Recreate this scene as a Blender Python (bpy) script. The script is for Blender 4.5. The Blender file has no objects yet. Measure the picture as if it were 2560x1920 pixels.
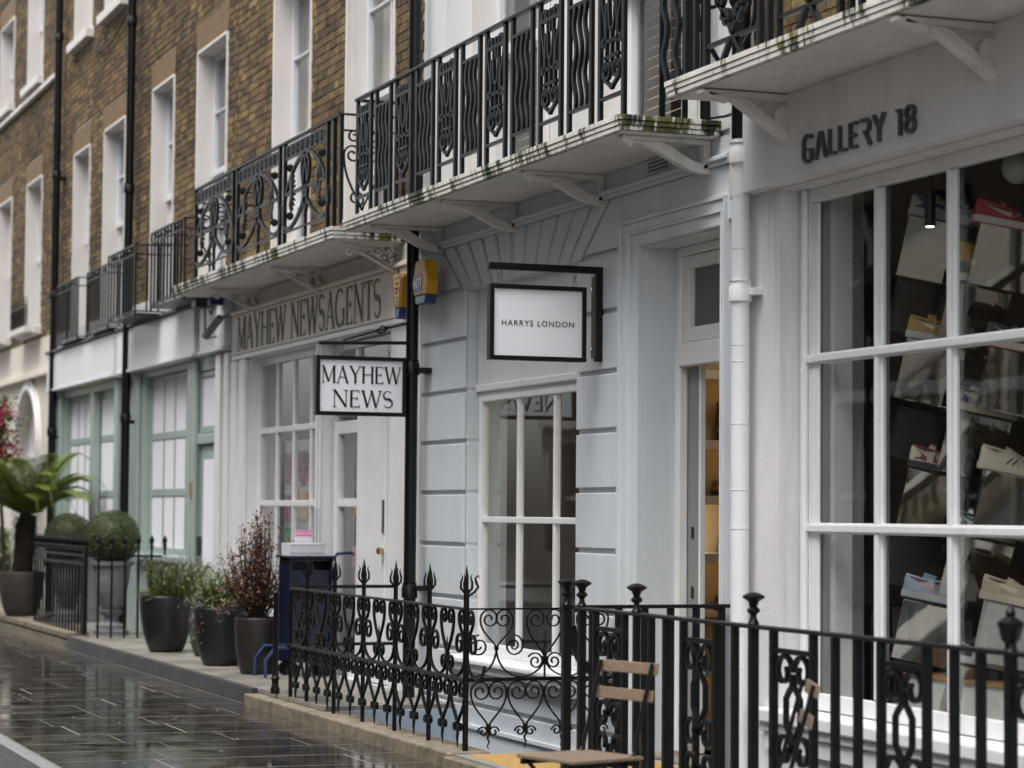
import bpy, bmesh, math, random
from mathutils import Vector, Matrix
random.seed(7)
V = Vector
rad = math.radians
scene = bpy.context.scene
col = scene.collection

# ------------------------------------------------------------------ camera
# world: facade plane y=0, street runs along X, camera stands in the road at x=0
CAM = V((0, -5.9, 1.53)); FPX = 6000.0
def _cam_axes():
    r1 = V((-1010 - 1280, 1262 - 960, FPX)).normalized()
    n = r1.cross(V((1, .008, 0))).normalized()
    Z = n if n.y < 0 else -n
    X = -r1
    Y = Z.cross(X)
    return Matrix((X, Y, Z)).transposed()          # cam(right,down,fwd) = R @ world
RC = _cam_axes(); RCT = RC.transposed()
def ray(px, py): return RCT @ V((px - 1280, py - 960, FPX))
def onY(px, py, y=0.0):
    d = ray(px, py); return CAM + d * ((y - CAM.y) / d.y)
def onZ(px, py, z=0.0):
    d = ray(px, py); return CAM + d * ((z - CAM.z) / d.z)
def onX(px, py, x):
    d = ray(px, py); return CAM + d * ((x - CAM.x) / d.x)
def fx(px, y=0.0, py=1200): return onY(px, py, y).x
def fz(px, py, y=0.0): return onY(px, py, y).z

cam_d = bpy.data.cameras.new('camera'); cam = bpy.data.objects.new('camera', cam_d); col.objects.link(cam)
right, down, fwd = V(RC[0]), V(RC[1]), V(RC[2])
m = Matrix((right, -down, -fwd)).transposed().to_4x4(); m.translation = CAM
cam.matrix_world = m
cam_d.sensor_width = 36; cam_d.lens = FPX / 2560 * 36
cam_d.clip_start = .1; cam_d.clip_end = 500
cam_d.dof.use_dof = True; cam_d.dof.focus_distance = 14.6; cam_d.dof.aperture_fstop = 2.5
scene.camera = cam

# ------------------------------------------------------------------ sky, sun, exposure (overcast, wet day)
w = bpy.data.worlds.new('World'); scene.world = w; w.use_nodes = True
nt = w.node_tree; nt.nodes.clear()
sky = nt.nodes.new('ShaderNodeTexSky'); sky.sky_type = 'NISHITA'; sky.sun_disc = False
SUN_EL, SUN_ROT = rad(66), rad(150)
sky.sun_elevation = SUN_EL; sky.sun_rotation = SUN_ROT; sky.air_density = 1.0; sky.dust_density = 4.0; sky.ozone_density = 1.0
hs = nt.nodes.new('ShaderNodeHueSaturation'); hs.inputs['Saturation'].default_value = .28
bg = nt.nodes.new('ShaderNodeBackground'); bg.inputs['Strength'].default_value = .15
ow = nt.nodes.new('ShaderNodeOutputWorld')
nt.links.new(sky.outputs[0], hs.inputs['Color']); nt.links.new(hs.outputs[0], bg.inputs['Color']); nt.links.new(bg.outputs[0], ow.inputs['Surface'])
sd = bpy.data.lights.new('sun', 'SUN'); sun = bpy.data.objects.new('sun', sd); col.objects.link(sun)
sd.energy = .8; sd.angle = rad(30); sd.color = (1, .97, .93)
sdir = V((math.sin(SUN_ROT) * math.cos(SUN_EL), math.cos(SUN_ROT) * math.cos(SUN_EL), math.sin(SUN_EL)))
sun.rotation_euler = sdir.to_track_quat('Z', 'Y').to_euler(); sun.location = (-10, -8, 20)
vs = scene.view_settings; vs.view_transform = 'Standard'; vs.look = 'None'; vs.gamma = 1; vs.exposure = 1.22; vs.use_curve_mapping = False
scene.cycles.use_adaptive_sampling = True; scene.cycles.adaptive_threshold = .02; scene.cycles.max_bounces = 6; scene.cycles.diffuse_bounces = 3; scene.cycles.glossy_bounces = 4; scene.cycles.transparent_max_bounces = 14

# ------------------------------------------------------------------ helpers
class MB:
    def __init__(s): s.v = []; s.f = []
    def add(s, vs, fs):
        o = len(s.v); s.v += [tuple(p) for p in vs]; s.f += [tuple(i + o for i in f) for f in fs]; return s
    def box(s, x0, x1, y0, y1, z0, z1):
        return s.add([(x0,y0,z0),(x1,y0,z0),(x1,y1,z0),(x0,y1,z0),(x0,y0,z1),(x1,y0,z1),(x1,y1,z1),(x0,y1,z1)],
                     [(3,2,1,0),(4,5,6,7),(0,1,5,4),(1,2,6,5),(2,3,7,6),(3,0,4,7)])
    def obox(s, c, ax, ay, az):
        c = V(c); P = [c+ax*i+ay*j+az*k for k in (-1,1) for i, j in ((-1,-1),(1,-1),(1,1),(-1,1))]
        return s.add(P, [(3,2,1,0),(4,5,6,7),(0,1,5,4),(1,2,6,5),(2,3,7,6),(3,0,4,7)])
    def prism(s, pts, d):
        """pts: closed 3D polygon, d: extrusion vector"""
        n = len(pts); d = V(d); P = [V(p) for p in pts] + [V(p)+d for p in pts]
        return s.add(P, [tuple(range(n))[::-1], tuple(range(n, 2*n))] + [(i, (i+1) % n, (i+1) % n+n, i+n) for i in range(n)])
    def tube(s, pts, r, n=8, closed=False, cap=True):
        pts = [V(p) for p in pts]; m = len(pts); rr = r if isinstance(r, (list, tuple)) else [r]*m
        prev = None; P = []
        for i in range(m):
            a = pts[(i-1) % m] if (closed or i > 0) else pts[i]; b = pts[(i+1) % m] if (closed or i < m-1) else pts[i]
            t = (b-a).normalized()
            if prev is None:
                h = V((0,0,1)) if abs(t.z) < .9 else V((1,0,0)); nn = t.cross(h).normalized()
            else:
                nn = (prev - t*prev.dot(t)); nn = nn.normalized() if nn.length > 1e-6 else t.orthogonal().normalized()
            prev = nn; bb = t.cross(nn)
            P += [pts[i] + (nn*math.cos(2*math.pi*k/n) + bb*math.sin(2*math.pi*k/n))*rr[i] for k in range(n)]
        F = []
        for i in range(m if closed else m-1):
            j = (i+1) % m
            F += [(i*n+k, i*n+(k+1) % n, j*n+(k+1) % n, j*n+k) for k in range(n)]
        if cap and not closed: F += [tuple(range(n))[::-1], tuple((m-1)*n+k for k in range(n))]
        return s.add(P, F)
    def ribbon(s, pts, wd, w, t):
        """flat bar: w = width along wd, t = thickness in the plane (number or list)"""
        pts = [V(p) for p in pts]; wd = V(wd).normalized(); m = len(pts); tt = t if isinstance(t, (list, tuple)) else [t]*m
        P = []
        for i in range(m):
            tg = (pts[min(i+1, m-1)] - pts[max(i-1, 0)])
            tg = tg.normalized() if tg.length > 1e-9 else V((0,0,1))
            nn = tg.cross(wd).normalized()*(tt[i]/2); ww = wd*(w/2)
            P += [pts[i]-nn-ww, pts[i]+nn-ww, pts[i]+nn+ww, pts[i]-nn+ww]
        F = [(i*4+k, i*4+(k+1) % 4, i*4+4+(k+1) % 4, i*4+4+k) for i in range(m-1) for k in range(4)]
        F += [(3,2,1,0), tuple((m-1)*4+k for k in range(4))]
        return s.add(P, F)
    def lathe(s, prof, c, n=16, ax=None):
        c = V(c); P = []
        for r, z in prof: P += [c + V((r*math.cos(2*math.pi*k/n), r*math.sin(2*math.pi*k/n), z)) for k in range(n)]
        m = len(prof); F = [(i*n+k, i*n+(k+1) % n, (i+1)*n+(k+1) % n, (i+1)*n+k) for i in range(m-1) for k in range(n)]
        F += [tuple(range(n))[::-1], tuple((m-1)*n+k for k in range(n))]
        return s.add(P, F)
    def quad(s, *p): return s.add(p, [tuple(range(len(p)))])
    def mesh(s, name, origin=None):
        me = bpy.data.meshes.new(name)
        o = V(origin) if origin is not None else V((0,0,0))
        me.from_pydata([tuple(V(p)-o) for p in s.v], [], s.f); me.update()
        bm = bmesh.new(); bm.from_mesh(me); bmesh.ops.recalc_face_normals(bm, faces=bm.faces); bm.to_mesh(me); bm.free()
        return me
    def build(s, name, mat, parent=None, smooth=False, bevel=0, kind=None, recalc=True):
        lo = [min(p[i] for p in s.v) for i in range(3)]; hi = [max(p[i] for p in s.v) for i in range(3)]
        o = V(((lo[0]+hi[0])/2, (lo[1]+hi[1])/2, lo[2]))
        if recalc: me = s.mesh(name, o)
        else:
            me = bpy.data.meshes.new(name); me.from_pydata([tuple(V(p)-o) for p in s.v], [], s.f); me.update()
        if smooth:
            me.polygons.foreach_set('use_smooth', [True]*len(me.polygons))
            if smooth != 'all': me.set_sharp_from_angle(angle=rad(40))
        return link(name, me, mat, o, parent, bevel, kind)
def link(name, me, mat, loc, parent=None, bevel=0, kind=None, rot=None):
    ob = bpy.data.objects.new(name, me); col.objects.link(ob); ob.location = loc
    if rot is not None: ob.rotation_euler = rot
    if mat is not None and not me.materials: me.materials.append(M[mat] if isinstance(mat, str) else mat)
    if parent is not None: ob.parent = parent; ob.matrix_parent_inverse = WM(parent).inverted()
    if bevel:
        b = ob.modifiers.new('bevel', 'BEVEL'); b.width = bevel; b.segments = 2; b.limit_method = 'ANGLE'
    if kind: ob['kind'] = kind
    return ob
def WM(o):
    mt = Matrix.LocRotScale(o.location, o.rotation_euler, o.scale)
    return mt if o.parent is None else WM(o.parent) @ o.matrix_parent_inverse @ mt
def thing(name, loc, label, cat, group=None, rz=0):
    o = bpy.data.objects.new(name, None); col.objects.link(o); o.location = loc; o.rotation_euler = (0,0,rz); o.empty_display_size = .1
    return tag(o, label, cat, group)
def tag(o, label, cat, group=None):
    o['label'] = label; o['category'] = cat
    if group: o['group'] = group
    return o
def boxpart(name, mat, parent, x0, x1, y0, y1, z0, z1, bevel=0, kind=None):
    return MB().box(x0,x1,y0,y1,z0,z1).build(name, mat, parent, bevel=bevel, kind=kind)
def text_mesh(txt, size, depth, name='lettering', spacing=1.0, bold=0.0):
    cu = bpy.data.curves.new(name, 'FONT'); cu.body = txt; cu.size = size; cu.extrude = depth; cu.align_x = 'CENTER'; cu.align_y = 'CENTER'
    cu.space_character = spacing; cu.resolution_u = 3; cu.offset = bold
    ob = bpy.data.objects.new(name, cu); col.objects.link(ob)
    me = bpy.data.meshes.new_from_object(ob.evaluated_get(bpy.context.evaluated_depsgraph_get())); me.name = name
    bpy.data.objects.remove(ob); bpy.data.curves.remove(cu)
    return me
def text(txt, size, depth, O, U, Vv, mat, parent, name='lettering', spacing=1.0, bold=0.0):
    me = text_mesh(txt, size, depth, name, spacing, bold)
    ob = bpy.data.objects.new(name, me); col.objects.link(ob); me.materials.clear(); me.materials.append(M[mat])
    N = V(U).cross(V(Vv)); mt = Matrix((V(U), V(Vv), N)).transposed().to_4x4(); mt.translation = V(O)
    ob.location = mt.to_translation(); ob.rotation_euler = mt.to_euler()
    if parent is not None: ob.parent = parent; ob.matrix_parent_inverse = WM(parent).inverted()
    return ob
def wall_holes(x0, x1, z0, z1, y0, y1, holes):
    mb = MB(); xs = sorted({x0, x1} | {max(x0, min(x1, h[i])) for h in holes for i in (0, 1)}); zs = sorted({z0, z1} | {max(z0, min(z1, h[i])) for h in holes for i in (2, 3)})
    for a, b in zip(xs, xs[1:]):
        run = None
        for c, d in list(zip(zs, zs[1:])) + [(None, None)]:
            inside = c is None or any(h[0] <= (a+b)/2 <= h[1] and h[2] <= (c+d)/2 <= h[3] for h in holes)
            if not inside: run = (run[0], d) if run else (c, d)
            elif run: mb.box(a, b, y0, y1, *run); run = None
    return mb
# 2-D curve helpers for iron work
def spiral(cx, cy, r0, r1, a0, a1, n=20):
    return [(cx+(r0+(r1-r0)*i/n)*math.cos(rad(a0+(a1-a0)*i/n)), cy+(r0+(r1-r0)*i/n)*math.sin(rad(a0+(a1-a0)*i/n))) for i in range(n+1)]
def bez(p0, p1, p2, p3, n=8):
    out = []
    for i in range(n+1):
        t = i/n; a = (1-t)**3; b = 3*t*(1-t)**2; c = 3*t*t*(1-t); d = t**3
        out.append((a*p0[0]+b*p1[0]+c*p2[0]+d*p3[0], a*p0[1]+b*p1[1]+c*p2[1]+d*p3[1]))
    return out
def heart_half(cx, z0, a, h, R, turns=500, s=1, rin=.22):
    """from the point (cx,z0) up to a curl of radius R whose top is at z0+h, a = half width"""
    c = (cx+s*(a-R), z0+h-R)
    p = bez((cx, z0), (cx+s*a*.2, z0+h*.22), (cx+s*a, z0+(h-R)*.5), (cx+s*a, z0+h-R), 8)
    n = max(8, int(turns/26)); q = []
    for i in range(1, n+1):
        an = turns*i/n; k = 1-(1-rin)*max(0, (an-90))/(turns-90)
        q.append((c[0]+s*R*k*math.cos(rad(an)), c[1]+R*k*math.sin(rad(an))))
    return p+q
def heart(cx, z0, a, h, R, turns=500): return [heart_half(cx, z0, a, h, R, turns, s) for s in (1, -1)]
def wave(x, z0, z1, amp, n, ph=0, m=24): return [(x+amp*math.sin(ph+2*math.pi*n*i/m), z0+(z1-z0)*i/m) for i in range(m+1)]
def motif(mb, polys, O, U, w, t):
    O = V(O); U = V(U); Z = V((0,0,1)); wd = U.cross(Z)
    for p in polys: mb.ribbon([O+U*a+Z*b for a, b in p], wd, w, t)
    return mb

# ------------------------------------------------------------------ materials
M = {}
def mat(name, base, rough=.6, spec=.5, metal=0, var=.0, vscale=3., bump=0., bscale=40., var2=None, stretch=None, coat=0.):
    m = bpy.data.materials.new(name); m.use_nodes = True; n = m.node_tree; b = n.nodes['Principled BSDF']
    b.inputs['Roughness'].default_value = rough; b.inputs['Specular IOR Level'].default_value = spec; b.inputs['Metallic'].default_value = metal
    b.inputs['Base Color'].default_value = (*base, 1)
    if coat: b.inputs['Coat Weight'].default_value = coat; b.inputs['Coat Roughness'].default_value = .08
    tc = n.nodes.new('ShaderNodeTexCoord'); geo = n.nodes.new('ShaderNodeNewGeometry'); src = geo.outputs['Position']
    if stretch:
        mp = n.nodes.new('ShaderNodeMapping'); mp.inputs['Scale'].default_value = stretch; n.links.new(src, mp.inputs[0]); src = mp.outputs[0]
    if var:
        t = n.nodes.new('ShaderNodeTexNoise'); t.inputs['Scale'].default_value = vscale; t.inputs['Detail'].default_value = 6; t.inputs['Roughness'].default_value = .65
        n.links.new(src, t.inputs['Vector'])
        r = n.nodes.new('ShaderNodeValToRGB'); c2 = var2 or tuple(c*(1-var) for c in base)
        r.color_ramp.elements[0].color = (*c2, 1); r.color_ramp.elements[0].position = .34; r.color_ramp.elements[1].color = (*base, 1); r.color_ramp.elements[1].position = .62
        n.links.new(t.outputs[0], r.inputs[0]); n.links.new(r.outputs[0], b.inputs['Base Color'])
        rr = n.nodes.new('ShaderNodeMapRange'); rr.inputs[3].default_value = min(1, rough*1.2); rr.inputs[4].default_value = rough*.85
        n.links.new(t.outputs[0], rr.inputs[0]); n.links.new(rr.outputs[0], b.inputs['Roughness'])
    if bump:
        t2 = n.nodes.new('ShaderNodeTexNoise'); t2.inputs['Scale'].default_value = bscale; t2.inputs['Detail'].default_value = 5
        n.links.new(geo.outputs['Position'], t2.inputs['Vector'])
        bp = n.nodes.new('ShaderNodeBump'); bp.inputs['Strength'].default_value = bump; bp.inputs['Distance'].default_value = .01
        n.links.new(t2.outputs[0], bp.inputs['Height']); n.links.new(bp.outputs[0], b.inputs['Normal'])
    M[name] = m; return m
def nodes(name): n = M[name].node_tree; return n, n.nodes['Principled BSDF']
def island_mix(name, cols, amount=1.0):
    """per-piece colour from a ramp, multiplied by the noise already there"""
    n, b = nodes(name); geo = n.nodes.new('ShaderNodeNewGeometry'); oi = n.nodes.new('ShaderNodeObjectInfo')
    ad = n.nodes.new('ShaderNodeMath'); ad.operation = 'ADD'; fr = n.nodes.new('ShaderNodeMath'); fr.operation = 'FRACT'
    n.links.new(geo.outputs['Random Per Island'], ad.inputs[0]); n.links.new(oi.outputs['Random'], ad.inputs[1]); n.links.new(ad.outputs[0], fr.inputs[0])
    r = n.nodes.new('ShaderNodeValToRGB'); r.color_ramp.interpolation = 'LINEAR'
    els = r.color_ramp.elements
    while len(els) < len(cols): els.new(.5)
    for i, c in enumerate(cols): els[i].position = i/(len(cols)-1); els[i].color = (*c, 1)
    n.links.new(fr.outputs[0], r.inputs[0])
    l = b.inputs['Base Color'].links
    if l:
        mx = n.nodes.new('ShaderNodeMix'); mx.data_type = 'RGBA'; mx.blend_type = 'MULTIPLY'; mx.inputs[0].default_value = amount
        n.links.new(r.outputs[0], mx.inputs[6]); n.links.new(l[0].from_socket, mx.inputs[7]); n.links.new(mx.outputs[2], b.inputs['Base Color'])
    else: n.links.new(r.outputs[0], b.inputs['Base Color'])
mat('white_paint', (.74,.73,.72), .42, var=.13, vscale=2.4, bump=.06, bscale=60, stretch=(1,1,.3))
mat('white_gloss', (.76,.76,.76), .3, var=.06, vscale=4, bump=.05, bscale=90)
mat('white_render', (.72,.71,.71), .55, var=.14, vscale=2.6, stretch=(1,1,.35), bump=.22, bscale=45)
mat('cream_paint', (.70,.65,.56), .5, var=.1, vscale=2, bump=.1, bscale=50)
mat('fascia_cream', (.82,.75,.66), .45, var=.08, vscale=2, bump=.05)
mat('soffit_paint', (.66,.64,.615), .6, var=.12, vscale=2.5, bump=.08, bscale=30)
mat('reveal_paint', (.72,.69,.66), .5, var=.06, vscale=2)
mat('blue_paint', (.62,.665,.70), .42, var=.10, vscale=2.4, stretch=(1,1,.35), bump=.06, bscale=50)
mat('basement_blue', (.36,.43,.52), .5, var=.15, vscale=3, bump=.1)
mat('mint_paint', (.335,.405,.375), .4, var=.12, vscale=2, bump=.05)
mat('black_iron', (.0028,.0028,.0032), .36, spec=.26, bump=.2, bscale=120)
mat('black_paint', (.004,.004,.0045), .35, spec=.3, bump=.12, bscale=60)
mat('sign_white', (.74,.76,.79), .3)
mat('ink', (.004,.005,.008), .5)
mat('ink_brown', (.035,.027,.022), .5)
mat('letter_grey', (.065,.065,.065), .35, bump=.05)
mat('mortar', (.40,.37,.32), .9, var=.3, vscale=8, bump=.3, bscale=80)
mat('brick', (.92,.92,.92), .85, var=.45, vscale=16, bump=.6, bscale=60, var2=(.42,.40,.38))
island_mix('brick', [(.14,.09,.038),(.25,.17,.062),(.10,.066,.035),(.33,.23,.082),(.17,.11,.045),(.07,.05,.036),(.23,.125,.07),(.21,.145,.058),(.38,.275,.11)])
n, b = nodes('brick'); geo = n.nodes.new('ShaderNodeNewGeometry'); t = n.nodes.new('ShaderNodeTexNoise'); t.inputs['Scale'].default_value = .55; t.inputs['Detail'].default_value = 5
r = n.nodes.new('ShaderNodeValToRGB'); r.color_ramp.elements[0].position = .36; r.color_ramp.elements[0].color = (.52,.50,.48,1); r.color_ramp.elements[1].position = .58; r.color_ramp.elements[1].color = (1.05,1.03,1,1)
mx = n.nodes.new('ShaderNodeMix'); mx.data_type = 'RGBA'; mx.blend_type = 'MULTIPLY'; mx.inputs[0].default_value = 1; src = b.inputs['Base Color'].links[0].from_socket
n.links.new(geo.outputs['Position'], t.inputs['Vector']); n.links.new(t.outputs[0], r.inputs[0]); n.links.new(src, mx.inputs[6]); n.links.new(r.outputs[0], mx.inputs[7]); n.links.new(mx.outputs[2], b.inputs['Base Color'])
mat('rubbed_brick', (.22,.145,.07), .8, var=.3, vscale=9, bump=.2)
mat('lead', (.10,.105,.115), .55, var=.3, vscale=9, bump=.3)
mat('grey_trim', (.22,.22,.22), .5)
mat('wood_slat', (.21,.15,.10), .5, var=.35, vscale=5, bump=.12, bscale=50, stretch=(3,30,30))
mat('kerb_stone', (.24,.20,.145), .6, var=.4, vscale=9, bump=.5, bscale=70, var2=(.10,.09,.06))
mat('joint', (.19,.175,.155), .45, var=.3, vscale=6)
mat('light_kerb', (.24,.235,.24), .5, var=.25, vscale=9, bump=.2)
mat('forecourt', (.30,.275,.235), .35, var=.5, vscale=2.0, bump=.15, bscale=50, var2=(.12,.115,.105))
mat('steel_edge', (.04,.035,.032), .45, var=.3, vscale=6)
mat('asphalt', (.035,.035,.036), .55, var=.3, vscale=20, bump=.6, bscale=160)
mat('mat_yellow', (.50,.33,.11), .75, var=.25, vscale=40, bump=.5, bscale=150)
mat('pot_black', (.009,.010,.012), .45, var=.3, vscale=5, bump=.1)
mat('pot_brown', (.017,.012,.010), .5, var=.3, vscale=5)
mat('pot_taupe', (.055,.047,.042), .6, var=.3, vscale=5)
mat('urn_grey', (.22,.225,.24), .7, var=.35, vscale=9, bump=.3)
mat('soil', (.03,.022,.015), .9, bump=.6)
mat('navy_metal', (.004,.009,.030), .35, var=.2, vscale=8)
mat('blue_tube', (.010,.028,.11), .35)
mat('paper', (.62,.62,.66), .6)
mat('pink_print', (.62,.14,.34), .5)
mat('yellow_plastic', (.58,.30,.01), .35, var=.12, vscale=9)
mat('amber_plastic', (.40,.22,.02), .2)
mat('blue_plastic', (.02,.03,.16), .3)
mat('teal_plastic', (.008,.045,.10), .25)
mat('blind', (.42,.34,.27), .7)
mat('curtain', (.45,.44,.42), .9)
mat('window_white', (.70,.71,.74), .35, var=.05, vscale=4)
mat('paper_white', (.80,.79,.84), .7)
mat('dark_room', (.025,.024,.023), .8)
mat('room_wall', (.30,.28,.26), .8)
mat('room_mid', (.14,.125,.11), .8)
mat('warm_wall', (.40,.31,.19), .7)
mat('floor_dark', (.06,.045,.035), .5)
mat('shelf_white', (.62,.58,.52), .5)
mat('leather_brown', (.05,.022,.012), .4)
mat('leather_black', (.012,.010,.010), .35)
mat('mirror', (.26,.25,.225), .05, metal=1, bump=.05, bscale=6)
mat('plinth_dark', (.035,.035,.035), .35)
mat('plinth_white', (.55,.55,.53), .4)
mat('oak', (.34,.20,.09), .5, var=.3, vscale=4, stretch=(2,20,20))
mat('trunk', (.035,.024,.016), .95, var=.5, vscale=20, bump=1., bscale=60)
mat('cable', (.012,.012,.014), .5)
mat('chrome', (.55,.55,.55), .25, metal=1)
mat('brass', (.55,.40,.16), .3, metal=1)
def leaf(name, cols):
    mat(name, (1,1,1), .5, var=.3, vscale=30, var2=(.6,.6,.6)); island_mix(name, cols)
    n, b = nodes(name); b.inputs['Subsurface Weight'].default_value = 0
leaf('leaf_box', [(.038,.058,.010),(.06,.088,.016),(.022,.035,.008),(.09,.115,.026)])
leaf('leaf_fern', [(.19,.26,.04),(.26,.33,.06),(.13,.20,.03)])
leaf('leaf_green', [(.12,.16,.04),(.17,.21,.06),(.07,.11,.03),(.22,.25,.09)])
leaf('leaf_pale', [(.22,.21,.08),(.28,.26,.11),(.16,.17,.06)])
leaf('leaf_red', [(.17,.07,.045),(.22,.11,.07),(.11,.042,.03),(.27,.16,.10)])
leaf('petal_pink', [(.66,.01,.13),(.5,.005,.09),(.75,.02,.2)])
leaf('petal_purple', [(.05,.02,.07),(.09,.03,.10)])
leaf('petal_white', [(.6,.58,.6),(.5,.45,.55)])
def weather(name, amt, sc=(7,7,.45), lo=.55, hi=.72, tint=(.55,.53,.48)):
    """faint rain streaks and scuffs of their own shape over a painted surface"""
    n, b = nodes(name); g = n.nodes.new('ShaderNodeNewGeometry'); mp = n.nodes.new('ShaderNodeMapping'); mp.inputs['Scale'].default_value = sc; t = n.nodes.new('ShaderNodeTexNoise'); t.inputs['Scale'].default_value = 1; t.inputs['Detail'].default_value = 9; t.inputs['Roughness'].default_value = .7
    r = n.nodes.new('ShaderNodeMapRange'); r.inputs[1].default_value = lo; r.inputs[2].default_value = hi; r.inputs[3].default_value = 0; r.inputs[4].default_value = amt
    s2 = n.nodes.new('ShaderNodeTexNoise'); s2.inputs['Scale'].default_value = 34; s2.inputs['Detail'].default_value = 3; r2 = n.nodes.new('ShaderNodeMapRange'); r2.inputs[1].default_value = .70; r2.inputs[2].default_value = .76; r2.inputs[4].default_value = amt*1.1
    ad = n.nodes.new('ShaderNodeMath'); ad.operation = 'MAXIMUM'
    mx = n.nodes.new('ShaderNodeMix'); mx.data_type = 'RGBA'; mx.inputs[7].default_value = (*tint, 1); src = b.inputs['Base Color'].links[0].from_socket; q = n.links.new
    mm = n.nodes.new('ShaderNodeMix'); mm.data_type = 'RGBA'; mm.blend_type = 'MULTIPLY'; mm.inputs[0].default_value = 1; mm.inputs[7].default_value = (*tint, 1)
    q(g.outputs['Position'], mp.inputs[0]); q(mp.outputs[0], t.inputs['Vector']); q(t.outputs[0], r.inputs[0]); q(g.outputs['Position'], s2.inputs['Vector']); q(s2.outputs[0], r2.inputs[0]); q(r.outputs[0], ad.inputs[0]); q(r2.outputs[0], ad.inputs[1]); q(ad.outputs[0], mx.inputs[0]); q(src, mx.inputs[6]); q(src, mm.inputs[6]); q(mm.outputs[2], mx.inputs[7]); q(mx.outputs[2], b.inputs['Base Color'])
for k, a_ in (('white_paint', .45), ('white_render', .45), ('blue_paint', .30), ('white_gloss', .35), ('soffit_paint', .55), ('sign_white', 0), ('reveal_paint', .35), ('cream_paint', .5), ('mint_paint', .3), ('pot_black', .5)):
    if a_: weather(k, a_)
# slab edge: painted white moulding with dark green moss streaks running down
mat('slab_edge', (.72,.70,.64), .6, var=.2, vscale=6, bump=.2)
n, b = nodes('slab_edge'); geo = n.nodes.new('ShaderNodeNewGeometry'); mp = n.nodes.new('ShaderNodeMapping'); mp.inputs['Scale'].default_value = (9,9,1.5)
t = n.nodes.new('ShaderNodeTexNoise'); t.inputs['Scale'].default_value = 1.; t.inputs['Detail'].default_value = 7; t.inputs['Roughness'].default_value = .75
r = n.nodes.new('ShaderNodeValToRGB'); r.color_ramp.elements[0].position = .50; r.color_ramp.elements[1].position = .56
t3 = n.nodes.new('ShaderNodeTexNoise'); t3.inputs['Scale'].default_value = 7
r3 = n.nodes.new('ShaderNodeValToRGB'); r3.color_ramp.elements[0].color = (.010,.011,.006,1); r3.color_ramp.elements[1].color = (.10,.10,.022,1); r3.color_ramp.elements[0].position = .42; r3.color_ramp.elements[1].position = .62
mx = n.nodes.new('ShaderNodeMix'); mx.data_type = 'RGBA'
src = b.inputs['Base Color'].links[0].from_socket
n.links.new(geo.outputs['Position'], mp.inputs[0]); n.links.new(mp.outputs[0], t.inputs['Vector']); n.links.new(geo.outputs['Position'], t3.inputs['Vector'])
t4 = n.nodes.new('ShaderNodeTexNoise'); t4.inputs['Scale'].default_value = 1.7; t4.inputs['Detail'].default_value = 3; n.links.new(geo.outputs['Position'], t4.inputs['Vector'])
m4 = n.nodes.new('ShaderNodeMapRange'); m4.inputs[1].default_value = .36; m4.inputs[2].default_value = .64; m4.inputs[3].default_value = -.07; m4.inputs[4].default_value = .07; n.links.new(t4.outputs[0], m4.inputs[0])
a4 = n.nodes.new('ShaderNodeMath'); n.links.new(t.outputs[0], a4.inputs[0]); n.links.new(m4.outputs[0], a4.inputs[1])
n.links.new(a4.outputs[0], r.inputs[0]); n.links.new(t3.outputs[0], r3.inputs[0]); n.links.new(r.outputs[0], mx.inputs[0]); n.links.new(src, mx.inputs[6]); n.links.new(r3.outputs[0], mx.inputs[7]); n.links.new(mx.outputs[2], b.inputs['Base Color'])
# wet York stone slab: dark, water film of uneven gloss
mat('wet_slab', (1,1,1), .12, var=.5, vscale=3.5, bump=.02, bscale=7, var2=(.45,.43,.42))
island_mix('wet_slab', [(.036,.034,.030),(.056,.047,.036),(.024,.025,.027),(.062,.053,.042),(.040,.034,.028),(.030,.028,.025)])
n, b = nodes('wet_slab'); b.inputs['Specular IOR Level'].default_value = .36
t = n.nodes.new('ShaderNodeTexNoise'); t.inputs['Scale'].default_value = 2.6; t.inputs['Detail'].default_value = 8; t.inputs['Roughness'].default_value = .7
g2 = n.nodes.new('ShaderNodeNewGeometry'); n.links.new(g2.outputs['Position'], t.inputs['Vector'])
mr = n.nodes.new('ShaderNodeMapRange'); mr.inputs[1].default_value = .38; mr.inputs[2].default_value = .68; mr.inputs[3].default_value = .03; mr.inputs[4].default_value = .28
n.links.new(t.outputs[0], mr.inputs[0]); n.links.new(mr.outputs[0], b.inputs['Roughness'])
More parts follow.
